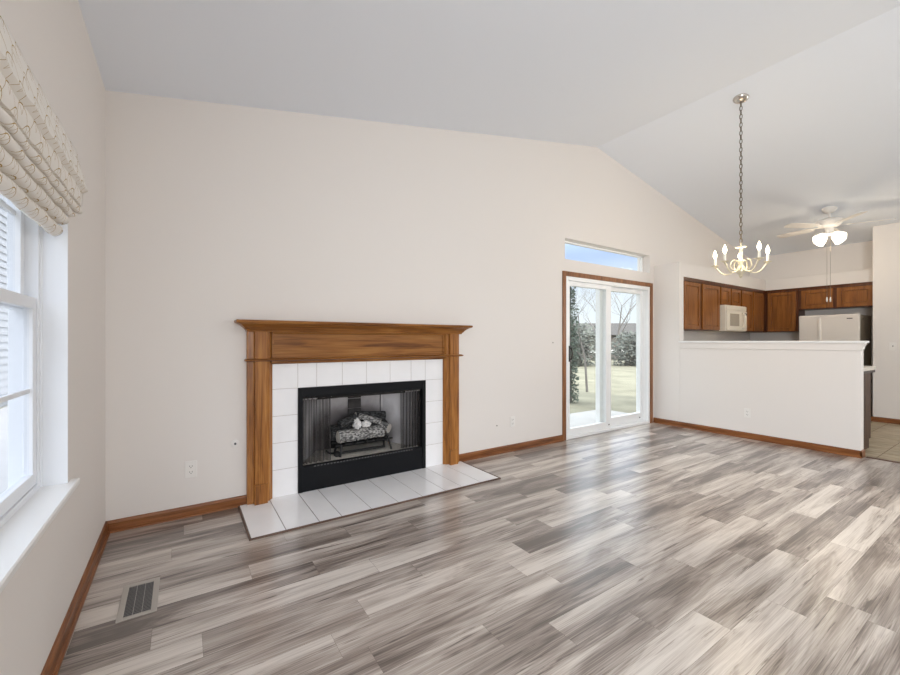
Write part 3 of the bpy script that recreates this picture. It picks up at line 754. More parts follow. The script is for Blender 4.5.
def firebox():
    r = thing('firebox', 'black metal fireplace insert with mesh curtains', 'fireplace insert', (FXc, YB+0.2, HZ))
    yf = YB-0.022
    ox0, ox1, oz0, oz1 = 0.802, 1.898, 0.218, 0.770
    f = MB()
    f.box(0.768, ox0, yf, YB-0.0005, HZ+0.001, 0.846); f.box(ox1, 1.934, yf, YB-0.0005, HZ+0.001, 0.846)
    f.box(ox0, ox1, yf+0.004, YB-0.0005, oz1, 0.846)
    f.build('surround_frame', M['black'], r, bevel=0.002)
    MB().box(ox0, ox1, yf+0.006, YB-0.0005, HZ+0.001, 0.200).build('lower_panel', M['black'], r, bevel=0.002)
    lip = MB(); lip.box(ox0, ox1, yf+0.008, YB+0.03, 0.200, 0.213)
    n = 34; sl = MB()
    for k in range(n):
        a = ox0+0.09+(ox1-ox0-0.18)*k/n
        sl.box(a, a+0.014, yf+0.0065, yf+0.0085, 0.202, 0.210)  # grey bars paint in the light showing through the slots
    lo = lip.build('vent_lip', M['black'], r)
    sl.build('vent_slot', M['slotgrey'], lo)
    # chamber liner, open to the room
    for xa, xb in ((ox0-0.018, ox0-0.004), (ox1+0.004, ox1+0.018)): MB().box(xa, xb, YB+0.001, YB+0.085, 0.20, 0.815).build('side_plate', M['black'], r)
    c = MB(); ya, yb = YB+0.086, 3.80
    A = [(ox0+0.004, ya), (1.03, yb), (1.70, yb), (ox1-0.004, ya)]
    z0, z1 = 0.20, 0.815
    def wallq(p, q):
        c.loft([[(p[0], p[1], z0), (q[0], q[1], z0)], [(p[0], p[1], z1), (q[0], q[1], z1)]], False, False, closed=False)
    wallq(A[0], A[1]); wallq(A[1], A[2]); wallq(A[2], A[3])
    c.build('firebrick_liner', M['soot'], r, recalc=False, solid=0.006)
    fl = MB(); vs = [fl.bm.verts.new((x, y, z0)) for x, y in [(ox0, YB+0.031), A[0], A[1], A[2], A[3], (ox1, YB+0.031)]]; fl.bm.faces.new(vs)
    fl.build('hearth_floor', M['logend'], r, solid=0.006)
    tp = MB(); vs = [tp.bm.verts.new((x, y, z1)) for x, y in [(ox0-0.018, YB+0.001), A[0], A[1], A[2], A[3], (ox1+0.018, YB+0.001)]]; tp.bm.faces.new(vs)
    tp.build('smoke_shelf', M['sootbrick'], r, solid=0.006)
    MB().prism([(3.44, 0.735), (3.455, 0.725), (3.60, 0.81), (3.59, 0.82)], 'x', 0.95, 1.78).build('damper_plate', M['sootbrick'], r)
    # sooty brick column on the back panel
    br = MB()
    for i in range(4): br.box(1.335, 1.465, 3.780, 3.796, 0.38+0.095*i, 0.38+0.095*i+0.088)
    br.build('soot_brick', M['sootbrick'], r, bevel=0.003)
    ej = MB().box(1.670, 1.676, 3.788, 3.798, 0.22, 0.80)
    ej.build('panel_joint', M['sootbrick'], r)
    rod = MB().tube([(ox0-0.005, YB+0.035, 0.757), (ox1+0.005, YB+0.035, 0.757)], 0.006, 8)
    rod.build('curtain_rod', M['iron'], r)
    def curtain(x0, x1, waves, amp, pw):
        mb = MB(); rows = []
        n = waves*10
        for z in (0.222, 0.40, 0.58, 0.742):
            sp = 1.0 + 0.08*math.cos((z-0.22)*5)
            rows.append([(x0+(x1-x0)*(k/n)**pw, YB+0.035 + amp*math.sin(2*PI*waves*k/n + z*1.3)*sp, z) for k in range(n+1)])
        o = mb.strip(rows).build('mesh_curtain', M['fmesh'], r, smooth=80)
        for k in range(waves+1):
            x = x0+(x1-x0)*(k/waves)**pw
            rg = MB()
            rg.lathe([(0.010, -0.002), (0.012, 0), (0.010, 0.002)], segs=10, M=Matrix.Translation((x, YB+0.035, 0.752)) @ Matrix.Rotation(PI/2, 4, 'Y'))
            rg.build('ring', M['nickel'], o)
    curtain(0.806, 1.045, 7, 0.022, 1.9); curtain(1.894, 1.700, 7, 0.026, 1.4)
firebox()

def grate():
    r = thing('fire_grate', 'black iron grate holding the gas logs', 'grate', (1.38, 3.55, 0.20))
    g = MB()
    for y in (3.485, 3.60): g.tube([(1.12, y, 0.302), (1.66, y, 0.302)], 0.009, 8)
    for k in range(5):
        x = 1.19+0.10*k
        g.tube([(x, 3.43, 0.345), (x, 3.445, 0.312), (x, 3.47, 0.306), (x, 3.66, 0.306), (x, 3.68, 0.34)], 0.0075, 8)
    g.build('bar', M['iron'], r, smooth=50)
    for x, s in ((1.17, -1), (1.62, 1)):
        for y, t in ((3.485, -1), (3.60, 1)):
            MB().tube([(x, y, 0.302), (x+s*0.02, y+t*0.025, 0.2035)], 0.010, 8).build('leg', M['iron'], r, smooth=50)
    b = MB().tube([(1.16, 3.52, 0.225), (1.60, 3.52, 0.225)], 0.011, 8).tube([(1.16, 3.52, 0.225), (1.10, 3.60, 0.215), (1.10, 3.70, 0.215)], 0.008, 8)
    b.box(1.12, 1.16, 3.49, 3.55, 0.2035, 0.24)
    b.build('gas_burner', M['iron'], r, smooth=50)
grate()

def log(label, p, q, r0, mat, endmat, seed, name='gas_log', group='ceramic logs on the grate'):
    rnd = random.Random(seed)
    p, q = Vector(p), Vector(q); n = 9; segs = 14
    d = (q-p).normalized(); u = d.orthogonal().normalized(); v = d.cross(u)
    ring = [1+rnd.uniform(-0.10, 0.10) for _ in range(segs)]
    rings = []
    for i in range(n):
        c = p.lerp(q, i/(n-1)) + u*rnd.uniform(-1, 1)*r0*0.06
        rings.append([c + (u*math.cos(2*PI*k/segs)+v*math.sin(2*PI*k/segs))*r0*ring[k]*(1+rnd.uniform(-.05, .05)) for k in range(segs)])
    root = thing(name, label, 'log', tuple(p.lerp(q, .5)), group=group)
    MB().loft(rings).build('bark', mat, root, smooth=60)
    for c, s, ri in ((p, -1, rings[0]), (q, 1, rings[-1])):
        MB().loft([[x + d*s*0.0012 - (x-c)*0.12 for x in ri], [x + d*s*0.004 - (x-c)*0.25 for x in ri]]).build('cut_end', endmat, root)
log('big grey bark log lying along the front of the grate', (1.14, 3.49, 0.374), (1.565, 3.51, 0.372), 0.056, M['log'], M['logend'], 1)
log('dark charred log lying along the back of the grate', (1.12, 3.630, 0.382), (1.66, 3.635, 0.388), 0.068, M['logdark'], M['logdark'], 2)
log('pale grey log leaning right across the top of the pile', (1.375, 3.600, 0.520), (1.555, 3.520, 0.462), 0.028, M['log'], M['logend'], 3)
log('dark short log leaning left on top of the pile', (1.345, 3.585, 0.505), (1.180, 3.565, 0.462), 0.040, M['logdark'], M['logdark'], 4)
log('dark log crossing the top rear of the pile', (1.37, 3.675, 0.512), (1.66, 3.655, 0.490), 0.040, M['logdark'], M['logend'], 5)
log('short knotty log stub at the right end of the front log', (1.575, 3.580, 0.405), (1.632, 3.495, 0.395), 0.046, M['log'], M['logend'], 6)
for k, (c, s, lab) in enumerate((((1.318, 3.502, 0.470), 0.043, 'white lumpy ember piece upright on the front log, left of two'), ((1.402, 3.505, 0.458), 0.036, 'white lumpy ember piece spread on the front log, right of two'))):
    rnd = random.Random(k+20); bm = bmesh.new(); bmesh.ops.create_icosphere(bm, subdivisions=3, radius=s)
    for v in bm.verts:
        v.co *= 1+rnd.uniform(-.30, .22); v.co.x *= (0.75, 1.25)[k]; v.co.z *= (1.2, 0.9)[k]
        v.co += Vector(c)
    m_ = MB(); m_.bm.free(); m_.bm = bm
    o = m_.build('ember_rock', M['ember'], smooth=40); tag(o, lab, 'ember', 'ceramic embers among the logs')

# ------------------------------------------------------------------ small wall and floor fittings
def outlet(label, loc, rotz, scale=1.0, group=None):
    # local: plate faces -Y, back at y=0
    r = thing('wall_outlet', label, 'outlet', loc, rotz, world=False)
    MB().box(-0.036, 0.036, -0.006, -0.0004, -0.058, 0.058).build('cover_plate', M['plate'], r, bevel=0.003)
    for z in (0.020, -0.020):
        s = MB().prism([(-0.012, z-0.014), (0.012, z-0.014), (0.017, z-0.005), (0.017, z+0.005), (0.012, z+0.014), (-0.012, z+0.014), (-0.017, z+0.005), (-0.017, z-0.005)], 'y', -0.0085, -0.006).build('socket', M['plate'], r)
        MB().box(-0.009, -0.006, -0.0092, -0.0080, z-0.002, z+0.007).box(0.006, 0.009, -0.0092, -0.0080, z-0.002, z+0.007).lathe([(0.003, 0), (0.003, 0.001)], segs=8, M=Matrix.Translation((0, -0.0085, z-0.008)) @ Matrix.Rotation(PI/2, 4, 'X')).build('slot', M['plate_slot'], s)
    return r
outlet('cream double outlet low on the wall left of the fireplace', (0.052, YB, 0.326), 0)
outlet('cream double outlet on the wall between fireplace and sliding door', (3.056, YB, 0.326), 0)
outlet('cream double outlet low on the half wall', (XH, 2.14, 0.318), -PI/2)

r = thing('coax_jack', 'small round white cable jack beside the oak mantel', 'cable jack', (0.325, YB, 0.466))
MB().lathe([(0.030, 0.0004), (0.030, 0.004), (0.024, 0.007), (0, 0.007)], segs=20, M=Matrix.Translation((0.325, YB, 0.466)) @ Matrix.Rotation(PI/2, 4, 'X')).build('round_plate', M['plate'], r, smooth=30)
MB().lathe([(0.008, 0.006), (0.008, 0.018), (0.0, 0.018)], segs=12, M=Matrix.Translation((0.325, YB, 0.466)) @ Matrix.Rotation(PI/2, 4, 'X')).build('connector', M['coax'], r, smooth=30)
for (x, z, lab) in ((2.827, 0.308, 'tiny grey peg in the wall left of the outlet past the fireplace'), (3.70, 1.20, 'tiny nail in the wall left of the sliding door casing')):
    o = MB().lathe([(0.005, 0), (0.005, 0.010), (0.007, 0.010), (0.007, 0.014), (0, 0.014)], segs=10, M=Matrix.Translation((x, YB, z)) @ Matrix.Rotation(PI/2, 4, 'X')).build('wall_peg', M['register'], smooth=30)
    tag(o, lab, 'peg')

r = thing('light_switch', 'cream light switch on the wall beside the kitchen entry', 'light switch', (XR, 1.334, 1.139), -PI/2, world=False)
MB().box(-0.037, 0.037, -0.006, -0.0004, -0.060, 0.060).build('cover_plate', M['plate'], r, bevel=0.003)
MB().box(-0.006, 0.006, -0.016, -0.006, -0.004, 0.016).build('toggle', M['louver'], r, bevel=0.002)

def floor_register():
    r = thing('floor_register', 'grey metal heating register in the plank floor near the side window', 'floor vent', (-0.166, 2.40, 0))
    x0, x1, y0, y1 = -0.240, -0.094, 2.244, 2.556
    f = MB(); z0, z1 = 0.0005, 0.006; m = 0.024
    f.box(x0, x0+m, y0, y1, z0, z1); f.box(x1-m, x1, y0, y1, z0, z1); f.box(x0+m, x1-m, y0, y0+m, z0, z1); f.box(x0+m, x1-m, y1-m, y1, z0, z1)
    f.build('rim', M['register'], r, bevel=0.002)
    MB().box(x0+m, x1-m, y0+m, y1-m, 0.0004, 0.001).build('duct_opening', M['register_dark'], r)
    l = MB(); n = 22
    for k in range(n):
        y = y0+m+(y1-y0-2*m)*(k+0.5)/n
        l.box(x0+m, x1-m, -0.0008, 0.0008, -0.0040, 0.0040, M=Matrix.Translation((0, y, 0.0036)) @ Matrix.Rotation(math.radians(58), 4, 'X'))
    l.build('louver', M['louver'], r)
    d = MB()
    for x in (x0+m+(x1-x0-2*m)/3, x0+m+(x1-x0-2*m)*2/3): d.box(x-0.0008, x+0.0008, y0+m, y1-m, 0.001, 0.0062)
    d.build('divider', M['register'], r)
floor_register()

# ------------------------------------------------------------------ kitchen
CZ0, CZ1 = 1.385, 2.15
def door_mesh(u0, u1, z0, z1, front, facing):
    # shaker door: frame plus recessed field; facing '-y' or '-x'
    s = 0.055; mb = MB(); t = 0.020
    def bx(a, b, c, d, p, q):
        if facing == '-y': mb.box(a, b, front-p, front-q, c, d)
        else: mb.box(front-p, front-q, a, b, c, d)
    bx(u0, u0+s, z0, z1, t, 0.0005); bx(u1-s, u1, z0, z1, t, 0.0005); bx(u0+s, u1-s, z0, z0+s, t, 0.0005); bx(u0+s, u1-s, z1-s, z1, t, 0.0005)
    bx(u0+s, u1-s, z0+s, z1-s, t*0.06, 0.0005)
    bx(u0+s+0.014, u1-s-0.014, z0+s+0.014, z1-s-0.014, t*0.72, 0.0005)
    return mb
def wall_cab(label, x0, x1, z0, z1, doors, group=None):
    r = thing('wall_cabinet', label, 'kitchen cabinet', ((x0+x1)/2, 3.16, z0), group=group)
    MB().box(x0, x1, 2.995, YB-0.001, z0, z1).build('body', M['cabdark'], r)
    MB().box(x0, x1, 2.980, 2.995, z1-0.05, z1).build('top_rail', M['cabdark'], r)
    for a, b in doors: door_mesh(a, b, z0+0.012, z1-0.062, 2.995, '-y').build('door', M['cabZ'], r, bevel=0.003)
wall_cab('honey brown double wall cabinet next to the tall wall stub', 6.021, 7.178, CZ0, CZ1, [(6.05, 6.525), (6.60, 7.16)])
wall_cab('short double wall cabinet directly above the microwave', 7.181, 7.952, 1.80, CZ1, [(7.21, 7.55), (7.59, 7.93)])
wall_cab('double wall cabinet right of the microwave near the kitchen corner', 7.955, 8.935, CZ0, CZ1, [(7.985, 8.42), (8.465, 8.90)])

def side_cab(label, y0, y1, z0, z1, doors):
    r = thing('wall_cabinet', label, 'kitchen cabinet', (9.16, (y0+y1)/2, z0))
    MB().box(9.005, XK-0.001, y0, y1, z0, z1).build('body', M['cabdark'], r)
    MB().box(8.990, 9.005, y0, y1, z1-0.045, z1).build('top_rail', M['cabdark'], r)
    for a, b in doors: door_mesh(a, b, z0+0.012, z1-0.055, 9.005, '-x').build('door', M['cabZ'], r, bevel=0.003)
side_cab('dark brown single-door wall cabinet left of the refrigerator', 2.50, 2.974, CZ0, CZ1, [(2.535, 2.94)])
side_cab('wide low double-door cabinet above the refrigerator', 1.548, 2.495, 1.765, CZ1, [(1.58, 2.0), (2.05, 2.46)])
f = MB().box(8.94, 9.33, 2.977, YB-0.001, CZ0, CZ1)
o = f.build('corner_filler', M['cabdark']); tag(o, 'dark brown corner filler between the two runs of wall cabinets', 'kitchen cabinet')

def microwave():
    r = thing('microwave', 'bisque microwave mounted under the short wall cabinet', 'microwave', (7.56, 3.1, 1.375))
    x0, x1, yf, z0, z1 = 7.185, 7.945, 2.905, 1.378, 1.797
    MB().box(x0, x1, yf, YB-0.001, z0, z1).build('case', M['microwave'], r, bevel=0.006)
    MB().box(x0+0.01, x1-0.01, yf-0.012, yf, z1-0.075, z1-0.008).build('vent_grille', M['microwave'], r, bevel=0.003)
    d = MB().box(x0+0.01, 7.775, yf-0.022, yf, z0+0.015, z1-0.085).build('door', M['microwave'], r, bevel=0.006)
    MB().box(x0+0.10, 7.62, yf-0.026, yf-0.021, z0+0.085, z1-0.135).build('window', M['mwglass'], d)
    MB().tube([(7.72, yf-0.022, z1-0.11), (7.735, yf-0.060, z1-0.14), (7.74, yf-0.065, (z0+z1)/2), (7.735, yf-0.060, z0+0.08), (7.72, yf-0.022, z0+0.05)], 0.012, 8).build('handle', M['microwave'], d, smooth=50)
    MB().box(7.785, x1-0.01, yf-0.018, yf, z0+0.015, z1-0.085).build('control_panel', M['microwave'], r, bevel=0.004)
    MB().box(7.81, x1-0.03, yf-0.021, yf-0.017, z1-0.150, z1-0.115).build('display', M['dark'], r)
microwave()

def fridge():
    r = thing('refrigerator', 'almond refrigerator standing in the nook under the low cabinet', 'refrigerator', (8.95, 2.02, 0))
    y0, y1, xf, zt = 1.66, 2.385, 8.60, 1.640
    MB().box(xf+0.065, XK-0.03, y0, y1, 0.0, zt-0.012).build('cabinet_body', M['fridge_side'], r, bevel=0.004)
    fd = MB().box(xf, xf+0.06, y0, y1, 1.11, zt).build('freezer_door', M['fridge'], r, bevel=0.012)
    rd = MB().box(xf, xf+0.06, y0, y1, 0.09, 1.095).build('fridge_door', M['fridge'], r, bevel=0.012)
    hy = 2.115
    MB().prism([(hy-0.022, 1.13), (hy+0.016, 1.13), (hy+0.020, 1.56), (hy-0.004, 1.60), (hy-0.014, 1.56)], 'x', xf-0.035, xf+0.001).build('handle', M['fridge_handle'], fd, bevel=0.008)
    MB().prism([(hy-0.022, 1.08), (hy+0.016, 1.08), (hy+0.020, 0.60), (hy-0.014, 0.60)], 'x', xf-0.035, xf+0.001).build('handle', M['fridge_handle'], rd, bevel=0.008)
    MB().box(xf-0.003, xf+0.001, 1.735, 1.80, 1.565, 1.578).build('badge', M['dark'], fd)
    MB().box(xf-0.004, xf+0.05, y0+0.005, y0+0.05, zt, zt+0.012).build('hinge_cover', M['fridge'], r, bevel=0.003)
    MB().box(xf+0.03, xf+0.5, y0+0.02, y1-0.02, 0.0, 0.085).build('kick_grille', M['dark'], r)
    MB().lathe([(0.012, 0), (0.010, 0.005), (0, 0.006)], segs=10, M=Matrix.Translation((xf+0.20, y0, 1.565)) @ Matrix.Rotation(PI/2, 4, 'X')).build('plug', M['dark'], r)
fridge()

def base_cab():
    r = thing('base_cabinet', 'brown base cabinet run standing behind the half wall', 'kitchen cabinet', (6.33, 2.2, 0))
    b = MB().prism([(6.022, 0.0), (6.55, 0.0), (6.55, 0.10), (6.625, 0.10), (6.625, 0.885), (6.022, 0.885)], 'y', 1.185, YB-0.001)
    b.build('body', M['cabend'], r, bevel=0.002)
    for k in range(4):
        y = 1.22+0.52*k
        door_mesh_x = MB().box(6.625, 6.645, y, y+0.48, 0.13, 0.68); door_mesh_x.build('door', M['cabdark'], r, bevel=0.004)
        MB().box(6.625, 6.645, y, y+0.48, 0.70, 0.86).build('drawer', M['cabdark'], r, bevel=0.004)
base_cab()
r = thing('countertop', 'cream laminate countertop on the cabinets behind the half wall', 'countertop', (6.35, 2.2, 0.886))
MB().box(6.021, 6.675, 1.150, YB-0.001, 0.890, 0.930).build('slab', M['counter'], r, bevel=0.006)
MB().box(6.0215, 6.665, 1.156, YB-0.001, 0.8855, 0.890).box(6.0215, 6.665, 1.156, 1.1845, 0.860, 0.8855).build('underside_rail', M['counter_edge'], r)  # dark strip painted in as the shadow under the overhang

# ------------------------------------------------------------------ chandelier
def chandelier():
    cx, cy = 4.80, 1.80
    zc = cz(cx)
    r = thing('chandelier', 'five-light pale brass chandelier hanging from the ridge on a long chain', 'chandelier', (cx, cy, zc))
    tilt = Matrix.Translation((cx, cy, zc)) @ Matrix.Rotation(math.atan(PITCH), 4, 'Y')
    MB().lathe([(0.070, 0.0), (0.070, -0.006), (0.062, -0.018), (0.040, -0.034), (0.012, -0.042), (0.0, -0.043)], segs=24, M=tilt).build('canopy', M['nickel'], r, smooth=40)
    # chain links
    ztop, zbot = zc-0.040, 2.232
    ch = MB(); Lk = 0.052; n = int((ztop-zbot)/(Lk*0.80))
    for k in range(n):
        zz = ztop - (k+0.5)*(ztop-zbot)/n; a = PI/2*(k % 2)
        pts = []
        for i in range(13):
            t = 2*PI*i/12
            u = 0.0125*math.cos(t); w = (Lk/2)*math.sin(t)
            pts.append((cx+u*math.cos(a), cy+u*math.sin(a), zz+w))
        ch.tube(pts, 0.0034, 6, False)
    ch.tube([(cx+0.004*math.sin(z_*9), cy+0.004*math.cos(z_*7), z_) for z_ in [zbot+(ztop-zbot)*i/24 for i in range(25)]], 0.0015, 6)
    ch.build('chain', M['chain'], r, smooth=60)
    col = MB()
    col.lathe([(0.0, 2.236), (0.008, 2.232), (0.010, 2.215), (0.006, 2.205), (0.006, 2.192), (0.050, 2.190), (0.052, 2.184), (0.020, 2.178), (0.013, 2.150), (0.018, 2.120), (0.013, 2.090), (0.020, 2.060), (0.030, 2.035), (0.022, 2.010), (0.030, 1.985), (0.046, 1.960), (0.046, 1.935), (0.028, 1.915), (0.014, 1.900), (0.018, 1.890), (0.010, 1.876), (0.0, 1.868)], c=(cx, cy, 0), segs=16)
    col.build('centre_column', M['brass'], r, smooth=50)
    sc = MB()
    th0 = math.radians(22.5)
    for k in range(5):
        a = th0 + 2*PI*(k+0.5)/5; d = Vector((math.cos(a), math.sin(a), 0)); pts = []
        for i in range(17):
            t = i/16*1.75*PI; q = 0.046
            pts.append(Vector((cx, cy, 2.005)) + d*(0.052 + q*math.sin(t)*0.9) + Vector((0, 0, q*math.cos(t)*1.15)))
        sc.tube(pts, 0.0058, 6)
    sc.build('scroll', M['brass'], r, smooth=60)
    R = 0.235
    for k in range(5):
        a = th0 + 2*PI*k/5; d = Vector((math.cos(a), math.sin(a), 0)); c0 = Vector((cx, cy, 0))
        pts = []
        for i in range(21):
            t = i/20
            rad = 0.03 + (R-0.03)*t
            z = 1.955 + 0.035*math.sin(t*PI*1.0) * (1-t) - 0.058*math.sin(PI*min(1, t*1.08)) + 0.065*t**4
            pts.append(c0 + d*rad + Vector((0, 0, z)))
        arm = MB().tube(pts, 0.0062, 8).build('arm', M['brass'], r, smooth=60)
        e = pts[-1]
        MB().lathe([(0.006, -0.02), (0.010, -0.012), (0.006, -0.004), (0.034, 0.002), (0.037, 0.008), (0.012, 0.008), (0.012, 0.014), (0.0, 0.014)], c=e, segs=14).build('drip_pan', M['brass'], arm, smooth=40)
        MB().lathe([(0.0115, 0.010), (0.0115, 0.085), (0.0, 0.086)], c=e, segs=12).build('candle_sleeve', M['candle'], arm, smooth=40)
        MB().lathe([(0.006, 0.085), (0.013, 0.098), (0.0175, 0.115), (0.015, 0.135), (0.008, 0.155), (0.002, 0.172), (0, 0.174)], c=e, segs=14).build('bulb', M['bulb'], arm, smooth=60)
    lamp('chandelier_glow', 'POINT', (cx, cy, 2.16), 13, (1.0, 0.80, 0.56), shadow_soft_size=0.22)
chandelier()

# ------------------------------------------------------------------ ceiling fan
def fan():
    cx, cy = 7.82, 1.82; zc = cz(cx)
    r = thing('ceiling_fan', 'white five-blade ceiling fan with four lit glass shades', 'ceiling fan', (cx, cy, zc))
    tilt = Matrix.Translation((cx, cy, zc)) @ Matrix.Rotation(math.atan(PITCH), 4, 'Y')
    MB().lathe([(0.085, 0.0), (0.085, -0.008), (0.072, -0.03), (0.045, -0.055), (0.020, -0.062), (0, -0.062)], segs=24, M=tilt).build('canopy', M['fanwhite'], r, smooth=40)
    MB().lathe([(0.015, zc-0.03), (0.015, 3.00), (0.03, 2.995), (0.03, 2.985)], c=(cx, cy, 0), segs=12).build('downrod', M['fanwhite'], r, smooth=40)
    MB().lathe([(0.035, 3.005), (0.055, 3.0), (0.11, 2.985), (0.155, 2.965), (0.160, 2.950), (0.150, 2.930), (0.125, 2.900), (0.11, 2.880), (0.075, 2.868), (0.05, 2.862), (0.05, 2.80), (0.065, 2.785), (0.065, 2.765), (0.03, 2.750), (0, 2.748)], c=(cx, cy, 0), segs=28).build('motor_housing', M['fanwhite'], r, smooth=40)
    ang0 = -58.0   # plan angle the blades are counted from
    for k, a in enumerate((8, -64, -136, 152, 80)):
        T = Matrix.Translation((cx, cy, 2.885)) @ Matrix.Rotation(math.radians(ang0 - a), 4, 'Z') @ Matrix.Rotation(math.radians(11), 4, 'X')
        P = [(0.20, -0.055), (0.24, -0.066), (0.58, -0.072), (0.64, -0.062), (0.665, -0.03), (0.665, 0.03), (0.64, 0.062), (0.58, 0.072), (0.24, 0.066), (0.20, 0.055)]
        b = MB().prism(P, 'z', -0.003, 0.003, M=T).build('blade', M['blade'], r)
        MB().prism([(0.10, -0.016), (0.17, -0.016), (0.21, -0.035), (0.27, -0.035), (0.28, 0), (0.27, 0.035), (0.21, 0.035), (0.17, 0.016), (0.10, 0.016)], 'z', 0.003, 0.007, M=T).build('blade_iron', M['fanwhite'], b)
    for k in range(4):
        a = math.radians(13 + 45 + 90*k)
        T = Matrix.Translation((cx, cy, 2.775)) @ Matrix.Rotation(a, 4, 'Z') @ Matrix.Translation((0.045, 0, 0)) @ Matrix.Rotation(math.radians(126), 4, 'Y')
        MB().lathe([(0.012, 0), (0.022, 0.02), (0.024, 0.035)], segs=14, M=T).build('lamp_socket', M['fanwhite'], r, smooth=40)
        MB().lathe([(0.028, 0.030), (0.048, 0.050), (0.060, 0.085), (0.066, 0.120), (0.076, 0.155), (0.072, 0.155), (0.060, 0.120), (0.024, 0.035)], segs=18, M=T).build('glass_shade', M['shadeglass'], r, smooth=60)
    for k, (dx, dy) in enumerate(((-0.030, 0.020), (0.012, -0.008))):
        c = MB().tube([(cx+dx, cy+dy, 2.77), (cx+dx, cy+dy, 1.86)], 0.0017, 6).build('pull_chain', M['chain'], r)
        MB().lathe([(0.0, 1.86), (0.006, 1.855), (0.010, 1.82), (0.007, 1.79), (0, 1.785)], c=(cx+dx, cy+dy, 0), segs=10).build('pull_knob', M['candle'], c, smooth=60)
    lamp('fan_lights', 'POINT', (cx, cy, 2.56), 10, (1.0, 0.84, 0.64), shadow_soft_size=0.12)
fan()

# ------------------------------------------------------------------ outdoors
lw = MB().box(-60, 70, YB+wt+0.01, 70, -0.6, -0.12)
tag(lw.build('lawn', M['lawn']), 'pale dormant lawn of the back yard', 'lawn', kind='structure')
fl_ = MB().box(-60, 70, -60, YB+wt, -0.7, -0.14)
tag(fl_.build('ground', M['lawn']), 'ground under and around the house', 'ground', kind='structure')
pt = MB().box(3.4, 6.6, YB+wt+0.012, 4.75, -0.121, -0.06)
tag(pt.build('patio_slab', M['concrete'], bevel=0.01), 'pale concrete patio slab outside the sliding door', 'patio', kind='structure')

def tree(label, loc, h, seed, spread=0.42, depth=5, r0=0.11):
    rnd = random.Random(seed); mb = MB()
    def grow(p, d, l, r, dep):
        q = p; pts = [p.copy()]; rs = [r]
        for i in range(3):
            d = (d + Vector((rnd.uniform(-.14, .14), rnd.uniform(-.14, .14), rnd.uniform(-.02, .10)))).normalized()
            q = q + d*l/3; pts.append(q.copy()); rs.append(r*(1-0.12*(i+1)))
        mb.tube(pts, rs, 5 if dep < 4 else 7, cap=False)
        if dep == 0: return
        for k in range(3 if dep > 1 else 4):
            ax = Vector((rnd.uniform(-1, 1), rnd.uniform(-1, 1), rnd.uniform(-0.2, 0.5))).normalized()
            nd = (d + ax*rnd.uniform(spread*0.8, spread*1.9)).normalized()
            grow(pts[-1 if k else 2], nd, l*rnd.uniform(.62, .80), rs[-1]*rnd.uniform(.52, .70), dep-1)
    r = thing('bare_tree', label, 'tree', loc, group='leafless trees beyond the lawn')
    grow(Vector((loc[0], loc[1], loc[2]-0.05)), Vector((0, 0, 1)), h*0.30, r0, depth)
    mb.build('branches', M['bark'], r)
tree('leafless tree with slanting branches nearest the sliding panel', (8.9, 6.85, -0.12), 4.6, 3, 0.5, 5, 0.034)
tree('leafless shrubby tree right of the slanting tree', (14.6, 10.5, -0.12), 5.2, 8, 0.45, 6, 0.06)
tree('leafless tree seen through the fixed panel beside the taupe shed', (21.9, 14.5, -0.12), 6.8, 21, 0.5, 6, 0.10)
tree('leafless tree at the far edge behind the shed', (25.2, 13.6, -0.12), 7.0, 33, 0.5, 6, 0.10)
tree('leafless tree far behind the hedge at its left end', (19.6, 17.3, -0.12), 6.6, 44, 0.5, 6, 0.09)

def foliage(mb, c, rx, ry, rz, n, rnd, size):
    for _ in range(n):
        while True:
            p = Vector((rnd.uniform(-1, 1), rnd.uniform(-1, 1), rnd.uniform(-1, 1)))
            if 0.25 < p.length < 1: break
        q = Vector((c[0]+p.x*rx, c[1]+p.y*ry, c[2]+p.z*rz))
        if q.z < -0.11: continue
        a = Vector((rnd.uniform(-1, 1), rnd.uniform(-1, 1), rnd.uniform(-1, 1))).normalized(); b = a.orthogonal().normalized()
        s = size*rnd.uniform(.6, 1.3)
        vs = [mb.bm.verts.new(q + a*u*s + b*v*s*0.6) for u, v in ((-1, 0), (0, -1), (1, 0), (0, 1))]
        mb.bm.faces.new(vs)
rnd = random.Random(9)
hedges = [('grey-green hedge mass seen through the left glass panel', (17.4, 14.9), 1.5, 1.9, M['leafgrey']),
          ('grey-green hedge mass seen through the right glass panel', (20.8, 12.0), 1.5, 1.55, M['leafgrey']),
          ('dark hedge at the right edge of the far lawn', (23.3, 8.3), 1.5, 1.9, M['leafdark'])]
for lab, (x, y), rr, hh, mt in hedges:
    r = thing('hedge', lab, 'hedge', (x, y, -0.12), group='hedges beyond the lawn')
    mb = MB(); dvec = Vector((0.55, -0.83))
    for k in range(5):
        o = (k-2)/2*rr*0.8
        foliage(mb, (x+dvec.x*o, y+dvec.y*o, hh*0.45), 1.0, 0.8, hh*0.72, 1300, rnd, 0.085)
    mb.build('leaves', mt, r)
    mb = MB()
    for k in range(9):
        o = (k-4)/4*rr*0.8
        mb.tube([(x+dvec.x*o, y+dvec.y*o, -0.14), (x+dvec.x*o+0.1, y+dvec.y*o, hh*0.8)], [0.04, 0.015], 5)
    mb.build('stems', M['bark'], r)
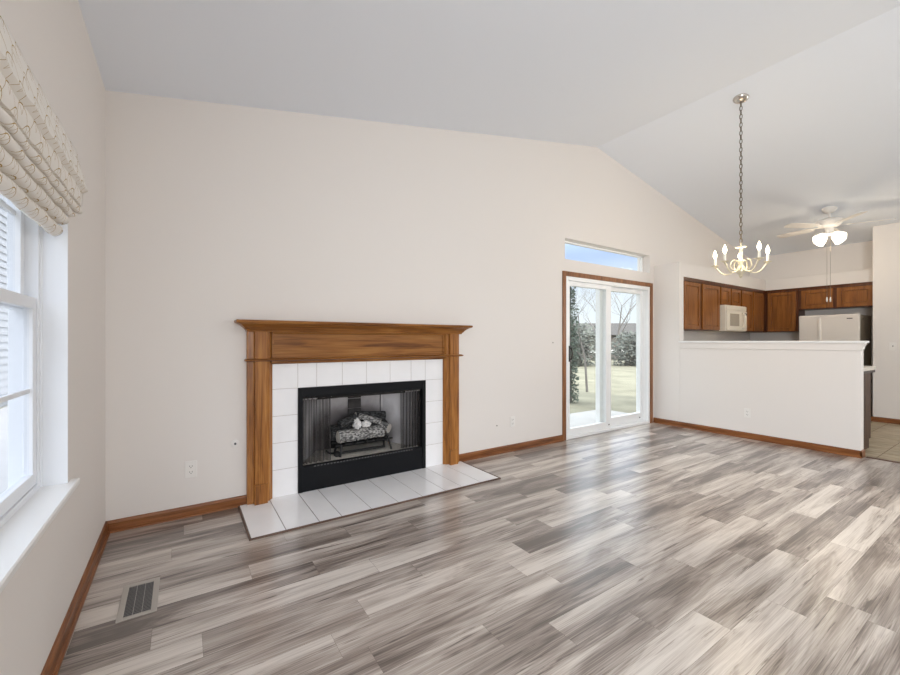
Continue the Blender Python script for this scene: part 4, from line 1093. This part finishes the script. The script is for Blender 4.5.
# evergreen close to the patio
r = thing('evergreen_tree', 'narrow columnar evergreen just beyond the patio at the door handle side', 'tree', (7.04, 5.88, -0.12))
mb = MB()
for k in range(9):
    z = 0.05+0.30*k; w = 0.20 if k < 7 else 0.13
    foliage(mb, (7.04, 5.88, z), w, w, 0.30, 330, rnd, 0.035)
mb.build('foliage', M['leafdark'], r)
MB().tube([(7.04, 5.88, -0.14), (7.04, 5.88, 2.8)], [0.06, 0.01], 8).build('trunk', M['bark'], r)
# shed far beyond the hedge
r = thing('garden_shed', 'taupe building with pale trim far beyond the hedge', 'building', (25.4, 17.6, -0.12))
T = Matrix.Translation((26.0, 17.2, -0.90)) @ Matrix.Rotation(math.radians(-33.6), 4, 'Z')
MB().box(-2.3, 2.6, 0, 5, 0, 2.6, M=T).build('wall', M['shed'], r)
MB().prism([(-0.4, 2.55), (5.4, 2.55), (2.5, 3.5)], 'x', -2.6, 2.9, M=T).build('roof', M['shingle'], r)
MB().box(-2.3, 2.6, -0.12, -0.01, 1.28, 1.50, M=T).build('trim_band', M['vinyl'], r)

# neighbouring house seen through the side window
def neighbour():
    r = thing('neighbour_house', 'white lap-sided house next door beyond the side window', 'house', (-3.6, 10, -0.14))
    s = MB(); x = -3.0; z = 0.0
    y0, y1 = 3.0, 22.0
    while z < 5.6:
        s.prism([(x-0.05, z), (x, z), (x-0.022, z+0.152), (x-0.05, z+0.152)], 'y', y0, y1)
        z += 0.15
    s.box(x-4, x-0.05, y0, y1, -0.14, 5.6)
    s.build('lap_siding', M['siding'], r)
    rf = MB().prism([(x+0.45, 5.5), (x+0.45, 5.6), (x-2.2, 7.2), (x-4.6, 5.6), (x-4.6, 5.5)], 'y', y0-0.4, y1+0.4)
    rf.build('roof', M['shingle'], r)
    MB().box(x-0.02, x+0.05, y0, y0+0.12, 0, 5.5).build('corner_board', M['siding'], r)
neighbour()
wk2 = MB().box(-2.95, XL-wt-0.05, -3.5, 3.49, -0.141, -0.10).box(-2.95, XL-wt-0.05, 3.49, 16.0, -0.119, -0.10)
tag(wk2.build('side_path', M['concrete'], bevel=0.01), 'pale concrete path between the two houses', 'path', kind='structure')
